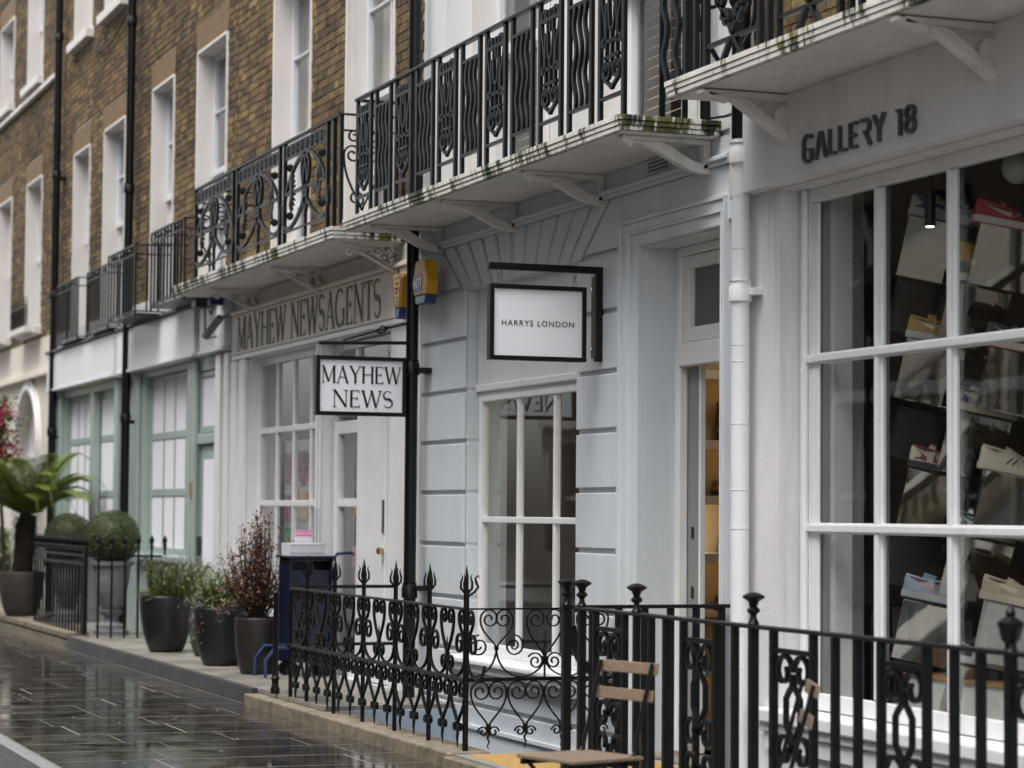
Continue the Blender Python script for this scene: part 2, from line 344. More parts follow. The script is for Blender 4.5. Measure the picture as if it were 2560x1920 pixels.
# glass: thin pane, mirror-like at grazing angles
def glass(name, tint, f0=.05, both=True):
    m = bpy.data.materials.new(name); m.use_nodes = True; n = m.node_tree; n.nodes.clear(); lk = n.links.new
    o = n.nodes.new('ShaderNodeOutputMaterial'); mx = n.nodes.new('ShaderNodeMixShader')
    tr = n.nodes.new('ShaderNodeBsdfTransparent'); tr.inputs[0].default_value = (*tint, 1); gl = n.nodes.new('ShaderNodeBsdfGlossy'); gl.inputs['Roughness'].default_value = .015
    nz = n.nodes.new('ShaderNodeTexNoise'); nz.inputs['Scale'].default_value = 2.2; g = n.nodes.new('ShaderNodeNewGeometry'); lk(g.outputs['Position'], nz.inputs['Vector'])
    bp = n.nodes.new('ShaderNodeBump'); bp.inputs['Strength'].default_value = .04; bp.inputs['Distance'].default_value = .02
    lk(nz.outputs[0], bp.inputs['Height']); lk(bp.outputs[0], gl.inputs['Normal'])
    d = n.nodes.new('ShaderNodeVectorMath'); d.operation = 'DOT_PRODUCT'; lk(g.outputs['Normal'], d.inputs[0]); lk(g.outputs['Incoming'], d.inputs[1])
    def mth(op, a, b=None, c=None):
        q = n.nodes.new('ShaderNodeMath'); q.operation = op
        for i, v_ in enumerate((a, b, c)):
            if v_ is None: continue
            if isinstance(v_, (int, float)): q.inputs[i].default_value = v_
            else: lk(v_, q.inputs[i])
        return q.outputs[0]
    sch = mth('MULTIPLY_ADD', mth('POWER', mth('SUBTRACT', 1., mth('ABSOLUTE', d.outputs['Value'])), 5.), 1-f0, f0)   # Schlick, same from both sides
    sch = mth('DIVIDE', mth('MULTIPLY', sch, 2.), mth('ADD', sch, 1.)) if both else sch      # two faces of the pane
    lk(sch, mx.inputs[0]); lk(tr.outputs[0], mx.inputs[1]); lk(gl.outputs[0], mx.inputs[2]); lk(mx.outputs[0], o.inputs[0]); M[name] = m
glass('glass', (.95,.96,.95)); glass('acrylic', (.93,.94,.96), .04); glass('glass_dull', (.97,.97,.97), .03, False)
def emit(name, c, s):
    m = bpy.data.materials.new(name); m.use_nodes = True; b = m.node_tree.nodes['Principled BSDF']; b.inputs['Base Color'].default_value = (*c, 1)
    b.inputs['Emission Color'].default_value = (*c, 1); b.inputs['Emission Strength'].default_value = s; M[name] = m
emit('lamp_warm', (1,.66,.30), 2.2); emit('lamp_white', (1,.9,.75), 8)
# ================================================================== SETTING
def struct(o): o['kind'] = 'structure'; return o
struct(boxpart('ground', 'soil', None, -260, 120, -140, 140, -3.2, -2.7))
struct(boxpart('road', 'asphalt', None, -120, 40, -8.3, -3.402, -.6, -.012))
pav = struct(boxpart('pavement', 'joint', None, -120, 40, -3.30, -1.06, -.6, -.0003))
kerb = struct(boxpart('kerb', 'light_kerb', None, -120, 40, -3.400, -3.304, -.6, .004, bevel=.008))
# paving slabs: courses run across the pavement, joints staggered
slab_cache = {}
def slab(w_, d_):
    k = (round(w_, 3), round(d_, 3))
    if k not in slab_cache:
        mb = MB(); a, c, h, e = w_/2, d_/2, .03, .0006
        P = [(-a,-c,-h),(a,-c,-h),(a,c,-h),(-a,c,-h),(-a,-c,-e),(a,-c,-e),(a,c,-e),(-a,c,-e),(-a+e,-c+e,0),(a-e,-c+e,0),(a-e,c-e,0),(-a+e,c-e,0)]
        mb.add(P, [(0,1,5,4),(1,2,6,5),(2,3,7,6),(3,0,4,7),(4,5,9,8),(5,6,10,9),(6,7,11,10),(7,4,8,11),(8,9,10,11)])
        slab_cache[k] = mb.mesh('paving_slab')
    return slab_cache[k]
x = -11.0; k = 0
while x > -46:
    cw = (.60, .60, .52, .60, .68)[k % 5]; y = -3.292 - random.choice((.0, .22, .41, .3)); first = True
    while y < -1.08:
        d_ = random.choice((.74, .90, 1.04, 1.2)); y1 = min(y+d_, -1.066); y0 = max(y, -3.292)
        if -1.066-y1 < .2: y1 = -1.066
        if y1-y0 > .06:
            y0r, y1r = round(y0/.02)*.02 if y0 > -3.29 else y0, y1
            o = link('paving_slab', slab(cw-.018, round((y1r-y0r-.014)/.01)*.01), 'wet_slab', (x-cw/2, (y0r+y1r)/2, random.uniform(.0,.0007)), pav)
            o.rotation_euler = (random.uniform(-.0003,.0003), random.uniform(-.0003,.0003), 0)
        y = y1 if y1 == -1.066 else y+d_
        if y1 == -1.066: break
    x -= cw; k += 1
# raised forecourt in front of the mint shop and the newsagent
FZ = .13
fore = struct(boxpart('forecourt', 'steel_edge', None, -60, -16.60, -1.0, -.0, -2.6, FZ-.03))
x = -16.602; k = 0
while x > -40:
    wd_ = random.choice((.7, .9, 1.1)); ys = [-.998, -.66, -.33, -.004] if k % 2 else [-.998, -.52, -.004]
    for a, b_ in zip(ys, ys[1:]): MB().box(x-wd_+.006, x, a+.003, b_-.003, FZ-.03, FZ+random.uniform(-.001,.001)).build('paving_slab', 'forecourt', fore)
    x -= wd_; k += 1
boxpart('end_wall', 'basement_blue', fore, -16.599, -16.56, -.90, -.004, -2.6, FZ-.032)
edge = struct(boxpart('forecourt_kerb', 'steel_edge', None, -26.35, -18.43, -1.052, -1.003, -.3, FZ+.004, bevel=.006))
kerbL = struct(boxpart('stone_kerb', 'kerb_stone', None, -60, -26.36, -1.052, -.995, -.3, FZ-.04))
x = -26.37
while x > -44:
    MB().box(x-.896, x, -1.060, -.80, FZ-.02, FZ+.045).build('kerb_block', 'kerb_stone', kerbL, bevel=.008); x -= .9
cop = struct(boxpart('coping_wall', 'basement_blue', None, -16.60, -13.56, -1.04, -.90, -2.6, .02))
boxpart('coping_base', 'kerb_stone', cop, -18.42, -16.605, -1.10, -1.003, -.3, .03)
x = -18.42
for L in (1.62, 1.62, 1.60):
    MB().box(x+.003, x+L-.003, -1.115, -.845, -.02, .095).build('coping_stone', 'kerb_stone', cop, bevel=.012); x += L
# entrance bridge to the shoe shop, with a framed doormat
br = struct(boxpart('entrance_step', 'kerb_stone', None, -13.555, -11.98, -1.16, -.02, -.4, .078, bevel=.01))
mt = tag(boxpart('doormat', 'mat_yellow', None, -13.45, -12.2, -1.04, -.12, .079, .092), 'yellow ribbed doormat in dark frame at foot of pale blue doorway', 'doormat')
fr_ = MB()
for a in ((-13.51,-13.45,-1.10,-.06), (-12.2,-12.14,-1.10,-.06), (-13.45,-12.2,-1.10,-1.04), (-13.45,-12.2,-.12,-.06)): fr_.box(*a, .079, .090)
fr_.build('mat_frame', 'grey_trim', mt)
for k in range(34): boxpart('mat_rib', 'mat_yellow', mt, -13.445, -12.205, -1.035+k*.0267, -1.035+k*.0267+.012, .092, .096)
copg = struct(boxpart('gallery_coping_wall', 'basement_blue', None, -11.97, -3, -1.04, -.90, -2.6, .02))
x = -11.96
while x < -4:
    MB().box(x+.003, x+1.497, -1.115, -.845, -.02, .095).build('coping_stone', 'kerb_stone', copg, bevel=.012); x += 1.5

# ================================================================== BRICKWORK
BR = {}
def brick_mesh(L):
    if L not in BR:
        BR[L] = MB().box(-L/2, L/2, -.006, .03, -.0325, .0325).mesh('brick')
    return BR[L]
def brickwork(parent, x0, x1, z0, z1, holes, near=300, seed=1, y=0.):
    rnd = random.Random(seed); bs = []; zc = z0; k = 0
    while zc < z1:
        xx = x0 - (0 if k % 2 else .17); j = k
        while xx < x1:
            L = .215 if j % 2 == 0 else .1025
            a, b_ = max(xx, x0), min(xx+L, x1); full = (a == xx and b_ == xx+L)
            segs = [(a, b_, full)] if b_-a > .03 else []
            for h in holes:
                if h[2] < zc+.065 and h[3] > zc+.002:
                    ns = []
                    for (p, q, fl) in segs:
                        if q <= h[0] or p >= h[1]: ns.append((p, q, fl))
                        else:
                            if h[0]-p > .025: ns.append((p, h[0], False))
                            if q-h[1] > .025: ns.append((h[1], q, False))
                    segs = ns
            bs += [(p, q, zc, fl) for p, q, fl in segs]
            xx += L+.010; j += 1
        zc += .075; k += 1
    def vis(b_):
        c = RC @ (V(((b_[0]+b_[1])/2, y, b_[2])) - CAM); return abs(c.x/c.z)*FPX < 1290 and abs(c.y/c.z)*FPX < 970
    order = sorted([b_ for b_ in bs if b_[3] and vis(b_)], key=lambda b_: -b_[0]); single = set(order[:near]); mb = MB()
    for b_ in bs:
        dy = rnd.uniform(-.003, .004); p, q, zc, fl = b_
        if b_ in single:
            L = .215 if q-p > .15 else .1025
            link('brick', brick_mesh(L), 'brick', ((p+q)/2, y+dy, zc+.0325), parent)
        elif vis(b_) or rnd.random() < 1: mb.box(p, q, y-.006+dy, y+.02, zc, zc+.065)
    mb.build('far_bricks', 'brick', parent, kind='stuff', recalc=False)

# ================================================================== WINDOWS
def window(parent, x0, x1, z0, z1, y, xs=(), zs=(), fw=.05, bw=.028, mt='window_white', dep=.06, back=None, name='window', bardep=.05, pane=True, gl='glass'):
    mb = MB(); y1 = y+dep
    mb.box(x0, x0+fw, y, y1, z0, z1); mb.box(x1-fw, x1, y, y1, z0, z1); mb.box(x0+fw, x1-fw, y, y1, z1-fw, z1); mb.box(x0+fw, x1-fw, y, y1, z0, z0+fw*1.2)
    wn = mb.build(name, mt, parent, bevel=.006)
    yb = y+.012
    for b_ in xs: MB().box(b_-bw/2, b_+bw/2, yb, yb+bardep, z0+fw*1.2, z1-fw).build('glazing_bar', mt, wn, bevel=.005)
    for b_ in zs: MB().box(x0+fw, x1-fw, yb-.006, yb+bardep+.004, b_-bw/2, b_+bw/2).build('glazing_bar', mt, wn, bevel=.005)
    if pane:
        X = [x0+fw]+sorted(xs)+[x1-fw]; Z = [z0+fw*1.2]+sorted(zs)+[z1-fw]
        for a, b_ in zip(X, X[1:]):
            for c, d in zip(Z, Z[1:]):
                yp = yb+bardep*.55; p = MB().quad((a-.004, yp, c-.004), (b_+.004, yp, c-.004), (b_+.004, yp, d+.004), (a-.004, yp, d+.004)).build('pane', gl, wn)
                p.rotation_euler = (random.uniform(-.004,.004), 0, random.uniform(-.004,.004))
    if back: MB().box(x0+.02, x1-.02, yb+bardep*.55-.012, yb+bardep*.55-.006, z0+.02, z1-.02).build(*back, wn)
    return wn
def sash(parent, x0, x1, z0, z1, rev=.155, sill=None, label=None, cols=2, lower=True, split=None, blind=True):
    """first-floor sash window: painted reveal, box frame, two sashes of two lights, net curtain"""
    t = .022
    s = MB().box(x0-.012, x0+t, -.022, rev+.09, z0, z1).box(x1-t, x1+.012, -.022, rev+.09, z0, z1).box(x0+t, x1-t, -.022, rev+.09, z1-t, z1+.012)
    s.build('window_surround', 'reveal_paint', parent, bevel=.004)
    zm = split if split else z0+(z1-z0)*.46
    xs = [x0+t+(x1-x0-2*t)*i/cols for i in range(1, cols)]
    up = window(parent, x0+t, x1-t, zm-.03, z1-t, rev, xs, [zm+(z1-zm)*.5], .055, .024)
    lo = window(parent, x0+t, x1-t, z0, zm+.02, rev+.045, xs, [z0+(zm-z0)*.5], .055, .024)
    cb = MB()
    n = 26
    for i in range(n):
        a = x0+.05+(x1-x0-.1)*i/n; b_ = x0+.05+(x1-x0-.1)*(i+1)/n
        cb.quad((a, rev+.14+(i % 2)*.03, z0), (b_, rev+.14+((i+1) % 2)*.03, z0), (b_, rev+.14+((i+1) % 2)*.03, z1-.1), (a, rev+.14+(i % 2)*.03, z1-.1))
    if blind: cb.build('curtain', 'curtain', lo)
    MB().box(x0-.3, x1+.3, .352, .36, z0-.1, z1+.1).build('dark_room', 'dark_room', lo)
    if sill: MB().box(x0-.09, x1+.09, -.11, rev, z0-.12, z0).build('window_sill', 'reveal_paint', parent, bevel=.008)

def shop_box(parent, x0, x1, y0, y1, z0, z1, wall='dark_room', floor='floor_dark'):
    """closed interior: five inner faces"""
    mb = MB().box(x0-.05, x1+.05, y1, y1+.05, z0, z1).box(x0-.05, x0, y0, y1, z0, z1).box(x1, x1+.05, y0, y1, z0, z1).box(x0-.05, x1+.05, y0, y1+.05, z1, z1+.05)
    mb.build('room', wall, parent); MB().box(x0-.05, x1+.05, y0, y1+.05, z0-.05, z0).build('room_floor', floor, parent)

def slab_edge(parent, x0, x1, yf, z0, th=.085, name='balcony_slab'):
    h = th/3
    mb = MB().box(x0, x1, yf, -.001, z0, z0+h-.004).box(x0+.012, x1-.012, yf+.012, -.001, z0+h-.004, z0+h).box(x0-.006, x1+.006, yf-.006, -.001, z0+h, z0+2*h-.004)
    mb.box(x0+.012, x1-.012, yf+.012, -.001, z0+2*h-.004, z0+2*h).box(x0-.012, x1+.012, yf-.012, -.001, z0+2*h, z0+th)
    s = mb.build(name, 'slab_edge', parent, bevel=.004)
    MB().box(x0+.025, x1-.025, yf+.025, -.002, z0-.006, z0-.001).build('soffit', 'soffit_paint', s)
    return s

def shell(parent, x0, x1, ztop):
    """rear wall, party walls and roof behind the street front"""
    MB().box(x0+.01, x1-.01, 6.0, 6.3, -.3, ztop).build('rear_wall', 'brick_plain', parent); MB().box(x0+.01, x1-.01, .0, 6.3, ztop, ztop+.2).build('roof', 'lead', parent)
    for a in (x0+.01, x1-.16): MB().box(a, a+.15, .37, 5.99, 3.75, ztop).build('party_wall', 'brick_plain', parent)
mat('brick_plain', (.18,.12,.06), .85, var=.4, vscale=6, bump=.2)
# ================================================================== BUILDING: GALLERY (nearest, right)
G = thing('gallery_building', (-9.5, 0, 0), 'white rendered shop building on the right with sneaker display window under GALLERY 18 lettering', 'building')
gx0, gx1 = -12.05, -5.2
GW0, GW1, GB, GT = -11.475, -6.2, .50, 3.27      # window opening
wall_holes(gx0, gx1, -2.6, 3.74, .0, .32, [(GW0, GW1, GB-.02, GT)]).build('wall', 'white_render', G)
# fascia with rounded left corner, proud of the pier
fa = MB(); pts = [(gx1, -.10), (gx1, .0)]; pts += [(-12.02, .0), (-12.02, -.005)]
for i in range(9):
    a = rad(180+90*i/8); pts.append((-11.72+.30*math.cos(a), -.005+.095*math.sin(a)))
pts = [(gx1, -.10), (gx1, -.002), (-12.02, -.002)] + pts[4:]
fa.prism([(p[0], p[1], 3.28) for p in pts], (0, 0, .457)); fa.build('fascia', 'white_render', G, smooth=True)
# window frame with moulded bars
gbx = [-10.672, -9.97, -9.275, -8.58, -7.885]
wn = window(G, GW0-.0, GW1, GB, GT, .14, gbx, [1.458, 2.357], .075, .058, 'white_gloss', .04, bardep=.026)
for b_ in gbx: MB().box(b_-.018, b_+.018, .128, .16, GB+.1, GT-.08).build('bar_bead', 'white_gloss', wn, bevel=.006)
for z_ in (1.458, 2.357): MB().box(GW0+.07, GW1-.07, .118, .15, z_-.02, z_+.02).build('bar_bead', 'white_gloss', wn, bevel=.006)
MB().box(GW0+.03, GW0+.075, .105, .139, GB, GT).build('frame_moulding', 'white_gloss', G, bevel=.012)
MB().box(GW0+.075, GW0+.165, .145, .165, GB+.09, GT-.076).build('frame_stile', 'white_gloss', G, bevel=.01)
sl = MB().box(GW0-.16, gx1, -.075, .139, GB-.075, GB-.002).build('window_sill', 'white_gloss', G, bevel=.012)
MB().box(GW0-.14, gx1, -.05, -.002, GB-.125, GB-.078).build('sill_moulding', 'white_gloss', sl, bevel=.01)
MB().box(GW0-.12, gx1, -.028, -.002, GB-.22, GB-.13).build('sill_apron', 'white_gloss', sl, bevel=.006)
shop_box(G, -12.0, gx1, .32, 2.6, .1, 3.5)
MB().box(GW0+.12, GW0+.165, .24, .35, GB, GT).build('inner_reveal', 'white_paint', G); MB().box(GW0+.03, GW1, .225, 1.1, GB-.06, GB+.02).build('display_base', 'white_paint', G)
MB().box(GW0+.12, GW0+.165, .351, .42, GB, GT).build('inner_frame', 'grey_trim', G)
slab_edge(G, -11.59, -4.8, -.616, 3.745)
MB().box(gx0, gx1, .006, .3, 3.74, 9).build('upper_wall', 'mortar', G)
brickwork(G, -11.78, -6, 3.845, 5.6, [(-10.66, -9.4, 3.7, 7)], near=200, seed=3)
MB().box(-10.66, -9.4, -.02, .005, 3.84, 7).build('window_surround', 'reveal_paint', G, bevel=.004)
MB().box(gx0, -11.785, -.012, .005, 3.742, 9).build('party_pier', 'white_paint', G)
def strut_bracket(parent, x, d=.56, h=.33, zt=3.745, w_=.07, mt='soffit_paint'):
    mb = MB(); a = x-w_/2; e = (w_, 0, 0)
    mb.prism([(a, -d, zt-.045), (a, -.0, zt-.045), (a, -.0, zt-.012), (a, -d, zt-.012)], e)
    mb.prism([(a, -d*.78, zt-.046), (a, -d*.62, zt-.046), (a, -.0, zt-h+.06), (a, -.0, zt-h), (a, -d*.72, zt-.07)], e)
    mb.prism([(a, -d-.04, zt-.035), (a, -d+.05, zt-.06), (a, -d+.12, zt-.075), (a, -d+.12, zt-.046), (a, -d-.04, zt-.012)], e)
    q = [(a+.012, -.115+.062*math.cos(rad(30*i)), zt-.135+.062*math.sin(rad(30*i))) for i in range(12)]
    mb.prism(q, (w_-.024, 0, 0))
    return mb.build('bracket', mt, parent, bevel=.004)
for bx_ in (-11.22, -9.22, -7.2): strut_bracket(G, bx_)
shell(G, gx0, gx1, 9.0)

# ================================================================== BUILDING: SHOE SHOP (pale blue, centre)
H = thing('shoe_shop_building', (-14.8, 0, 0), 'pale blue rusticated shoe shop with open doorway and white upper storey', 'building')
hx0, hx1 = -17.46, -12.07
WX0, WX1, WZ0, WZ1 = -16.48, -14.33, .50, 3.15     # window opening
DX0, DX1, DZ1 = -13.33, -12.19, 3.155              # door opening
wall_holes(hx0, hx1, -.06, 3.70, .026, .34, [(WX0, WX1, WZ0, WZ1), (DX0, DX1, -.06, DZ1)]).build('wall', 'blue_paint', H)
MB().box(hx0, hx1, .05, .34, -2.6, -.07).build('basement_wall', 'basement_blue', H)
def blocks(x0, x1, zs, ret=None):
    for a, b_ in zip(zs, zs[1:]):
        mb = MB().box(x0, x1, 0, .024, a+.032, b_)
        mb.build('stone_block', 'blue_paint', H, bevel=.006)
gz = [-.24, .138, .513, .888, 1.273, 1.655, 2.03, 2.40, 2.778, 3.15]
blocks(hx0, WX0-.0, gz); blocks(WX1, -13.605, gz)
blocks(WX0-.0+.002, WX1-.002, [-.24, .138, .43])
# window reveals carry the joints round the corner
for a, b_ in zip(gz, gz[1:]):
    if b_ > .55: MB().box(WX0-.02, WX0+.006, .027, .16, max(a+.032, .5), b_).build('reveal_block', 'blue_paint', H, bevel=.004)
# flat arch of voussoirs over the window
cx = (WX0+WX1)/2; vo = 3.495
n = 11
for i in range(n):
    def xat(f, z): 
        base = cx+(WX1-WX0+.10)*(f-.5); return base+(f-.5)*.95*(z-3.15)/.345
    f0, f1 = i/n+.009, (i+1)/n-.009
    MB().prism([(xat(f0,3.152),.0,3.152), (xat(f1,3.152),.0,3.152), (xat(f1,vo),.0,vo), (xat(f0,vo),.0,vo)], (0,.024,0)).build('voussoir', 'blue_paint', H, bevel=.005)
MB().prism([(hx0,0,3.182),(xat(0,3.182)-.03,0,3.182),(xat(0,vo)-.03,0,vo),(hx0,0,vo)], (0,.024,0)).build('stone_block', 'blue_paint', H, bevel=.005)
MB().prism([(xat(1,3.182)+.03,0,3.182),(hx1,0,3.182),(hx1,0,vo),(xat(1,vo)+.03,0,vo)], (0,.024,0)).build('stone_block', 'blue_paint', H, bevel=.005)
co = MB().box(hx0, hx1, -.022, .0255, 3.498, 3.525).box(hx0, hx1, -.042, .0255, 3.525, 3.548).box(hx0, hx1, -.03, .0255, 3.548, 3.556)
co.build('cornice', 'blue_paint', H, bevel=.004)
MB().box(hx0, hx1, .004, .0255, 3.558, 3.665).build('frieze', 'blue_paint', H)
# door architrave, three steps
for i, (o_, y_) in enumerate(((.275, -.03), (.235, -.018), (.145, -.026), (.118, -.012))):
    w_ = (.04, .09, .027, .118)[i]; w2 = .6*w_
    mb = MB().box(DX0-o_, DX0-o_+w_, y_, .0255, .03, DZ1+o_*.62)
    if i < 4: mb.box(DX0-o_+w_, DX1+.085*o_/.275, y_, .0255, DZ1+o_*.62-w2, DZ1+o_*.62).box(DX1+.085*o_/.275-w_*.3, DX1+.085*o_/.275, y_, .0255, .03, DZ1+o_*.62-w2)
    mb.build('architrave', 'blue_paint', H, bevel=.003)
MB().box(DX0-.03, DX0+.004, .027, .30, .03, DZ1).box(DX0+.004, DX1, .027, .30, DZ1-.006, DZ1+.02).build('door_reveal', 'blue_paint', H)
MB().box(DX0, DX1, 0, .5, -.05, .09).build('threshold', 'kerb_stone', H, bevel=.008)
# door frame, fanlight, leaf edge
df = MB().box(DX0+.004, DX0+.075, .235, .295, .09, DZ1-.006).box(DX1-.07, DX1, .235, .295, .09, DZ1-.006).box(DX0+.075, DX1-.07, .235, .295, DZ1-.06, DZ1-.006).box(DX0+.075, DX1-.07, .22, .295, 2.42, 2.56)
df.build('door_frame', 'white_gloss', H, bevel=.01)
window(H, DX0+.09, DX1-.085, 2.565, DZ1-.065, .25, (), (), .075, .03, 'white_gloss', .05, name='fanlight')
dl = MB().box(DX0+.066, DX0+.215, .297, .33, .10, 2.42).build('door', 'grey_trim', H, bevel=.004)
for z_ in (.68, 1.02, 1.38): MB().box(DX0+.13, DX0+.16, .291, .2965, z_, z_+.07).build('lock_plate', 'black_paint', dl)
MB().box(DX0+.216, DX0+.245, .30, .33, .10, 2.42).build('door_stop', 'white_gloss', H)
# shop window: blank sign panel above, six lights below
MB().box(WX0+.02, WX1, .10, .13, 2.455, WZ1).build('sign_panel', 'white_gloss', H, bevel=.004)
MB().box(WX0, WX1, .085, .16, 2.40, 2.455).build('transom', 'white_gloss', H, bevel=.01)
window(H, WX0+.012, WX1-.005, WZ0+.0, 2.40, .11, [-15.695, -15.01], [1.475], .07, .044, 'white_gloss', .06, bardep=.04)
s_ = MB().box(WX0-.10, WX1+.10, -.13, .10, .455, .498).build('window_sill', 'white_gloss', H, bevel=.012)
MB().box(WX0-.08, WX1+.08, -.10, -.002, .40, .452).build('sill_moulding', 'white_gloss', s_, bevel=.01)
MB().box(WX0-.06, WX1+.06, -.06, -.003, .34, .397).build('sill_apron', 'blue_paint', s_, bevel=.006)
MB().box(hx0, -13.62, -.02, -.001, -.02, .012).build('plinth_course', 'blue_paint', H, bevel=.005)
MB().box(-15.9, -14.6, .01, .049, -1.6, -.35).build('basement_window', 'dark_room', H)
emit('fill_warm', (1,.78,.5), 22)  # glow for the added fill discs inside the shoe shop
# interior
shop_box(H, -17.3, -12.15, .34, 4.2, .09, 3.55, 'room_mid')
sh = MB().box(-15.02, -14.98, .85, 3.4, .09, 2.75).build('shelf_unit', 'warm_wall', H)
for py in (930, 1103, 1240, 1382, 1525, 1665):
    z_ = onX(1780, py, -14.9).z
    MB().box(-14.978, -14.70, .86, 3.38, z_-.035, z_).build('shelf', 'shelf_white', sh)
    MB().box(-14.70, -14.685, .86, 3.38, z_-.06, z_+.0).build('shelf_lip', 'shelf_white', sh); MB().box(-14.74, -14.72, .9, 3.3, z_-.05, z_-.037).build('light_strip', 'lamp_warm', sh)
MB().box(-16.9, -15.4, 2.6, 2.64, 1.62, 1.66).build('light_strip', 'lamp_warm', H)
MB().box(-16.95, -15.3, 2.66, 3.0, .1, 2.6).build('display_cabinet', 'warm_wall', H)
tb = MB().box(-15.9, -14.6, .8, 1.3, .78, .84).box(-15.85,-15.8,.85,.9,.09,.78).box(-14.7,-14.65,1.2,1.25,.09,.78).build('display_table', 'oak', H)
MB().tube([(-15.35, .95, 1.33), (-14.75, 1.0, 1.33)], .035, 10).build('ceiling_lamp', 'lamp_white', H)
for yy in (1.2, 2.2): MB().lathe([(.11,-.02),(.11,.0)], (-13.7, yy, 3.53), 16).build('added_fill_disc', 'fill_warm', H)  # added glowing discs, no known fitting, to brighten the shelf lips
slab_edge(H, -17.51, -12.205, -.616, 3.668)
# upper storey, white stucco with two deep windows
HW = [(-16.30, -15.02, 3.76, 6.6), (-14.02, -12.70, 3.76, 6.6)]
wall_holes(hx0, hx1, 3.70, 9, .0, .30, HW).build('upper_wall', 'white_paint', H)
for h in HW:
    MB().box(h[0]-.24, h[0]-.004, -.022, -.001, 3.76, 6.8).box(h[1]+.004, h[1]+.20, -.022, -.001, 3.76, 6.8).build('window_surround', 'white_paint', H, bevel=.008)
    MB().box(h[0]-.004, h[0]+.012, -.03, .16, 3.76, 6.6).build('reveal', 'reveal_paint', H)
    zz = 4.86
    window(H, h[0]+.012, h[1]-.012, zz-.04, 6.6, .15, [], [5.7], .07, .03)
    lo = window(H, h[0]+.012, h[1]-.012, 3.76, zz+.03, .20, [], [], .07, .03)
    bl = MB()
    for i in range(16): bl.obox(((h[0]+h[1])/2, .33, 3.85+i*.065), V(((h[1]-h[0])/2-.08,0,0)), V((0,.022,.012)), V((0,0,.0015)))
    bl.build('blind', 'blind', lo)
    MB().box(h[0]-.9, h[1]+.3, .42, .44, 3.66, 6.7).box(h[0]-.9, h[0]-.88, .30, .42, 3.66, 6.7).build('dark_room', 'dark_room', lo)
def arc_bracket(parent, x, d=.55, h=.20, zt=3.664, w_=.06, mt='soffit_paint'):
    a = x-w_/2; e = (w_,0,0); mb = MB()
    mb.prism([(a,-d,zt-.03),(a,0,zt-.03),(a,0,zt-.004),(a,-d,zt-.004)], e)
    lo = bez((-d+.03, zt-.035), (-d*.55, zt-.04), (-d*.4, zt-h), (0, zt-h), 8); hi = bez((0, zt-h+.055), (-d*.28, zt-h+.055), (-d*.38, zt-.05), (-d*.55, zt-.031), 8)
    mb.prism([(a, y_, z_) for y_, z_ in lo+hi], e)
    mb.prism([(a,-.045,zt-h+.03),(a,0,zt-h+.03),(a,0,zt-.03),(a,-.045,zt-.03)], e)
    mb.prism([(a,-d-.02,zt-.022),(a,-d+.05,zt-.075),(a,-d+.08,zt-.03)], e)
    return mb.build('bracket', mt, parent, bevel=.003)
for bx_ in (-17.0, -15.45, -13.9, -12.36): arc_bracket(H, bx_)
shell(H, hx0, hx1, 9.0)
vx = fx(1650, .004, 350); 
vent = MB().box(vx-.16, vx+.16, -.004, .003, 3.575, 3.655).build('air_vent', 'blue_paint', H)
for i in range(10):
    for j in range(3): MB().box(vx-.145+i*.029, vx-.130+i*.029, -.0065, -.0042, 3.585+j*.023, 3.600+j*.023).build('vent_slot', 'black_paint', vent)
# ================================================================== stroke lettering (thick and thin strokes with serifs)
def stroke(mb, pts, ws, O, U, Vv, N, dep):
    P = []
    pts = [V((p[0], p[1])) for p in pts]; m_ = len(pts)
    for i, p in enumerate(pts):
        t_ = pts[min(i+1, m_-1)]-pts[max(i-1, 0)]; t_.normalize(); nn = V((-t_.y, t_.x))*(ws[i]/2)
        for q in (p+nn, p-nn):
            b_ = O+U*q.x+Vv*q.y; P += [b_, b_+N*dep]
    F = []
    for i in range(m_-1):
        a, c = i*4, i*4+4
        F += [(a+1, a+3, c+3, c+1), (a, c, c+2, a+2), (a, a+1, c+1, c), (a+2, c+2, c+3, a+3)]
    F += [(0,2,3,1), (m_*4-4, m_*4-3, m_*4-1, m_*4-2)]
    mb.add(P, F)
TK, TN, SF = .135, .05, .035
def L(*p, w=TK): return (list(p), w)
def sf(x, y, h=.11): return L((x-h, y), (x+h, y), w=SF)
def _s():
    c = spiral(.30, .735, .235, .245, 35, 250, 10)+spiral(.31, .262, .255, .235, 95, -150, 12)
    n_ = len(c); return (c, [TN+(TK*1.1-TN)*math.exp(-((i-n_*.48)/(n_*.2))**2) for i in range(n_)])
def _g():
    c = [(.44+.40*math.cos(rad(a)), .5+.48*math.sin(rad(a))) for a in range(48, 322, 12)]
    n_ = len(c); return (c, [TN+(TK-TN)*math.exp(-((i-n_*.5)/(n_*.28))**2) for i in range(n_)])
